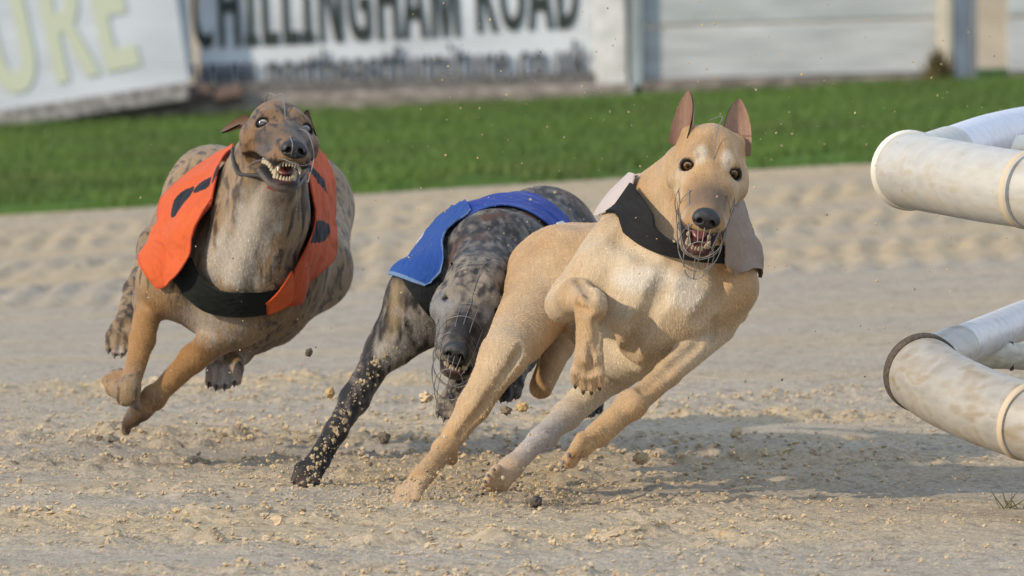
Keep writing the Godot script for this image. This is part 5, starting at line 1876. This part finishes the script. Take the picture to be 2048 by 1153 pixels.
		if q.z > -0.11 and q.length() < 0.19:
			var body_c := c
			var g := brindle.get_noise_3d(q.x * 80.0, q.y * 60.0, q.z * 24.0) + 0.3 * mottle.get_noise_3dv(p * 3.0)
			c = Color(0.26, 0.155, 0.080).lerp(Color(0.055, 0.045, 0.042), smoothstep(-0.02, 0.35, g))
			c = c.lerp(Color(0.30, 0.165, 0.072), clampf(1.2 - (Vector3(-absf(q.x), q.y, q.z) - Vector3(-0.036, -0.012, 0.006)).length() / 0.024, 0.0, 0.75))
			c = c.lerp(Color(0.11, 0.10, 0.095), clampf(1.3 - (Vector3(-absf(q.x), q.y, q.z) - Vector3(-0.026, -0.030, 0.05)).length() / 0.030, 0.0, 0.75))
			c = c.lerp(Color(0.075, 0.065, 0.064), clampf(1.5 - ((q - Vector3(0.004, -0.016, 0.060)) / Vector3(0.7, 1.2, 1.7)).length() / 0.024, 0.0, 0.9))
			var jq := jinv * p
			if jq.y < 0.0 and jq.z > 0.0: c = c.lerp(Color(0.17, 0.155, 0.14), smoothstep(0.02, 0.08, jq.z) * 0.8)
			var s := 1.0 if q.x > 0 else -1.0
			var e := (q - Vector3(s * 0.0305, 0.0035, 0.0130))
			c = c.lerp(Color(0.018, 0.012, 0.010), 1.0 - smoothstep(0.0106, 0.0134, e.length()))
			return body_c.lerp(face_coat_dark(q, jq, c), smoothstep(-0.10, -0.02, q.z + q.y * 0.6))
		return c
	_one_body(o, _with_ears(F.net(Vector3(-0.5905, 0.0479, -0.8000) - Vector3(0.02, 0.02, 1.75), Vector3(-0.2009, 0.5437, -0.8000) + Vector3(0.02, 0.02, 0.12), 0.0034, base, coat), [
		[h.w(-0.040, 0.004, -0.050) - base, Vector3(-0.4150, 0.4784, -1.0000) - base, Vector3(-0.2, 0.5, 0.85), 0.0140, 1.6],
		[h.w(0.040, 0.018, -0.060) - base, Vector3(-0.2792, 0.4583, -1.0500) - base, Vector3(0.5, 0.4, 0.7), 0.018, 1.2]], Color(0.20, 0.105, 0.05)), coat_material(0.10))
	hairs(o, o.get_node("body").mesh, h, 90000, 9, hair_material())
	face(o, h, Color(0.045, 0.045, 0.055), Color(0.012, 0.011, 0.012), true, Vector2(0.05, -0.35), true)
	# only a few wires of the muzzle show
	var st := begin()
	var pts := PackedVector3Array([h.w(-0.004, -0.040, 0.118) - base, h.w(-0.006, -0.020, 0.125) - base, h.w(-0.005, 0.000, 0.060) - base, h.w(-0.003, 0.022, 0.022) - base, h.w(-0.004, 0.050, -0.010) - base, Vector3(-0.3352, 0.5330, -0.8800) - base, Vector3(-0.3465, 0.5355, -0.9200) - base, Vector3(-0.3537, 0.5192, -0.9700) - base])
	tube(st, smooth_line(pts, 7), PackedFloat32Array([0.00085]), 6)
	pts = PackedVector3Array([h.w(0.006, 0.004, 0.040) - base, h.w(0.024, -0.002, 0.070) - base, h.w(0.030, -0.035, 0.110) - base, h.w(0.026, -0.072, 0.112) - base])
	tube(st, smooth_line(pts, 7), PackedFloat32Array([0.00085]), 6)
	pts = PackedVector3Array([h.w(-0.044, -0.060, 0.0) - base, h.w(-0.040, -0.050, 0.05) - base, h.w(-0.018, -0.044, 0.11) - base, h.w(0.010, -0.050, 0.122) - base, h.w(0.028, -0.045, 0.10) - base])
	tube(st, smooth_line(pts, 7), PackedFloat32Array([0.00065]), 6)
	obj("wire_muzzle", st.commit(), _wire(), o)
	# collar with a red tag under the jaw
	st = begin()
	var ids := F.near(Vector3(-0.3548, 0.4201, -0.9000), 0.12, F.all)
	var ring := PackedVector3Array()
	for q in [Vector3(-0.3948, 0.4542, -0.9500), Vector3(-0.3971, 0.4394, -0.9200), Vector3(-0.3878, 0.4222, -0.8800), Vector3(-0.3679, 0.4093, -0.8400), Vector3(-0.3463, 0.4015, -0.8200), Vector3(-0.3252, 0.3976, -0.8300), Vector3(-0.3047, 0.4052, -0.8800), Vector3(-0.2950, 0.4257, -0.9500)]:
		var p: Vector3 = q
		for it in 6:
			var dd := F.at(p, ids)
			p += F.grad(p, ids, 0.003) * (0.0015 - dd)
		ring.append(p - base)
	tube(st, smooth_line(ring, 6), PackedFloat32Array([0.0030]), 10)
	obj("collar", st.commit(), mat(Color(0.028, 0.024, 0.020), 0.5), o)
	st = begin()
	slab(st, Transform3D(Basis(Vector3.BACK, -0.4), ring[4] + Vector3(0.002, -0.002, 0.005)), Vector3(0.014, 0.009, 0.004), 0.001)
	obj("collar_tag", st.commit(), mat(Color(0.28, 0.04, 0.02), 0.6), o)
	# orange jacket with its black numeral
	var orange := Color(0.56, 0.098, 0.030)
	var ink := Color(0.014, 0.015, 0.022)
	var left_tex := printed(orange, [[blob(Vector2(0.46, 0.55), Vector2(0.075, -0.14), Vector2(0.09, 0.05), 0.25), ink], [blob(Vector2(0.67, 0.385), Vector2(0.11, -0.04), Vector2(0.03, 0.065), 0.2), ink], [blob(Vector2(0.94, 0.30), Vector2(0.05, -0.07), Vector2(0.05, 0.04)), ink]], Color(0.50, 0.075, 0.025), 0.03)
	obj("jacket_left", cloth(F, [
		PackedVector3Array([Vector3(-0.4252, 0.4418, -1.2600), Vector3(-0.4113, 0.4505, -1.1400), Vector3(-0.3993, 0.4607, -1.0400)]),
		PackedVector3Array([Vector3(-0.4682, 0.4128, -1.2400), Vector3(-0.4360, 0.4194, -1.0800), Vector3(-0.4052, 0.4229, -0.9700)]),
		PackedVector3Array([Vector3(-0.5058, 0.3779, -1.1800), Vector3(-0.4679, 0.3830, -1.0300), Vector3(-0.4217, 0.3861, -0.9400)]),
		PackedVector3Array([Vector3(-0.5097, 0.3419, -1.1000), Vector3(-0.4811, 0.3497, -0.9800), Vector3(-0.4456, 0.3552, -0.9250)]),
		PackedVector3Array([Vector3(-0.5092, 0.3211, -1.0800), Vector3(-0.4844, 0.3251, -0.9700), Vector3(-0.4555, 0.3305, -0.9200)])], 32, 36, 0.002, 0.007, base), fabric(Color.WHITE, left_tex), o)
	obj("jacket_flap", cloth(F, [
		PackedVector3Array([Vector3(-0.5113, 0.3354, -1.0800), Vector3(-0.4767, 0.3578, -0.9750), Vector3(-0.4271, 0.3837, -0.9250)]),
		PackedVector3Array([Vector3(-0.5145, 0.3182, -1.0600), Vector3(-0.4862, 0.3313, -0.9550), Vector3(-0.4526, 0.3413, -0.9150)]),
		PackedVector3Array([Vector3(-0.5123, 0.2957, -1.0300), Vector3(-0.4838, 0.3020, -0.9400), Vector3(-0.4583, 0.3043, -0.9150)]),
		PackedVector3Array([Vector3(-0.5071, 0.2758, -0.9900), Vector3(-0.4885, 0.2788, -0.9300), Vector3(-0.4695, 0.2848, -0.9050)]),
		PackedVector3Array([Vector3(-0.4994, 0.2582, -0.9650), Vector3(-0.4922, 0.2601, -0.9350), Vector3(-0.4839, 0.2673, -0.9150)])], 24, 32, 0.002, 0.008, base, 0.003), fabric(Color.WHITE, printed(Color(0.56, 0.106, 0.034), [], Color(0.48, 0.08, 0.03), 0.03)), o)
	var right_tex := printed(orange * 0.95, [[blob(Vector2(0.45, 0.49), Vector2(0.40, -0.015), Vector2(0.02, 0.065), 0.15), ink], [blob(Vector2(0.20, 0.36), Vector2(0.18, 0.05), Vector2(0.03, 0.07)), ink], [PackedVector2Array([Vector2(0.0, 0.06), Vector2(0.3, 0.13), Vector2(0.62, 0.20), Vector2(0.75, 0.285), Vector2(0.5, 0.235), Vector2(0.25, 0.175), Vector2(0.0, 0.12)]), ink]], Color(0.48, 0.07, 0.025), 0.03)
	obj("jacket_right", cloth(F, [
		PackedVector3Array([Vector3(-0.3011, 0.4516, -1.0800), Vector3(-0.2838, 0.4486, -1.1800), Vector3(-0.2700, 0.4306, -1.3400)]),
		PackedVector3Array([Vector3(-0.3000, 0.4098, -1.0000), Vector3(-0.2788, 0.4073, -1.1200), Vector3(-0.2582, 0.3957, -1.3200)]),
		PackedVector3Array([Vector3(-0.3024, 0.3610, -0.9650), Vector3(-0.2809, 0.3562, -1.0600), Vector3(-0.2577, 0.3485, -1.2800)]),
		PackedVector3Array([Vector3(-0.3079, 0.3116, -0.9500), Vector3(-0.2849, 0.3046, -1.0400), Vector3(-0.2606, 0.3000, -1.2200)]),
		PackedVector3Array([Vector3(-0.3201, 0.2686, -0.9550), Vector3(-0.3031, 0.2664, -1.0100), Vector3(-0.2817, 0.2707, -1.1200)]),
		PackedVector3Array([Vector3(-0.3383, 0.2356, -0.9750), Vector3(-0.3230, 0.2396, -1.0000), Vector3(-0.3067, 0.2501, -1.0600)])], 32, 45, 0.002, 0.007, base, 0.003), fabric(Color.WHITE, right_tex), o)
	obj("jacket_tip", cloth(F, [
		PackedVector3Array([Vector3(-0.3176, 0.2838, -0.9300), Vector3(-0.3151, 0.2688, -0.9500), Vector3(-0.3198, 0.2390, -0.9800)]),
		PackedVector3Array([Vector3(-0.3390, 0.2496, -0.9300), Vector3(-0.3336, 0.2416, -0.9500), Vector3(-0.3340, 0.2308, -0.9700)]),
		PackedVector3Array([Vector3(-0.3519, 0.2366, -0.9350), Vector3(-0.3492, 0.2292, -0.9400), Vector3(-0.3508, 0.2188, -0.9500)])], 12, 16, 0.003, 0.010, base), fabric(Color.WHITE, printed(Color(0.64, 0.13, 0.035), [], Color(0.45, 0.07, 0.02), 0.05)), o)
	obj("jacket_back", cloth(F, [
		PackedVector3Array([Vector3(-0.4088, 0.4490, -1.1200), Vector3(-0.3761, 0.4280, -1.1000), Vector3(-0.3330, 0.4280, -1.1000), Vector3(-0.2974, 0.4418, -1.1200)]),
		PackedVector3Array([Vector3(-0.4304, 0.4290, -1.3000), Vector3(-0.3800, 0.4211, -1.3200), Vector3(-0.3292, 0.4211, -1.3200), Vector3(-0.2712, 0.4211, -1.3200)])], 24, 12, 0.002, 0.007, base), fabric(Color.WHITE, printed(orange, [], orange, 0.0)), o)
	obj("breast_band", strap(F, [Vector3(-0.4586, 0.3016, -0.9300), Vector3(-0.4428, 0.2714, -0.9200), Vector3(-0.4170, 0.2545, -0.9150), Vector3(-0.3800, 0.2502, -0.9150), Vector3(-0.3411, 0.2532, -0.9300), Vector3(-0.3236, 0.2688, -0.9500)], [Vector3(-0.4843, 0.2684, -0.9600), Vector3(-0.4603, 0.2406, -0.9400), Vector3(-0.4340, 0.2228, -0.9400), Vector3(-0.3948, 0.2164, -0.9400), Vector3(-0.3522, 0.2202, -0.9500), Vector3(-0.3311, 0.2323, -0.9700)], base), fabric(Color(0.014, 0.017, 0.016)), o)
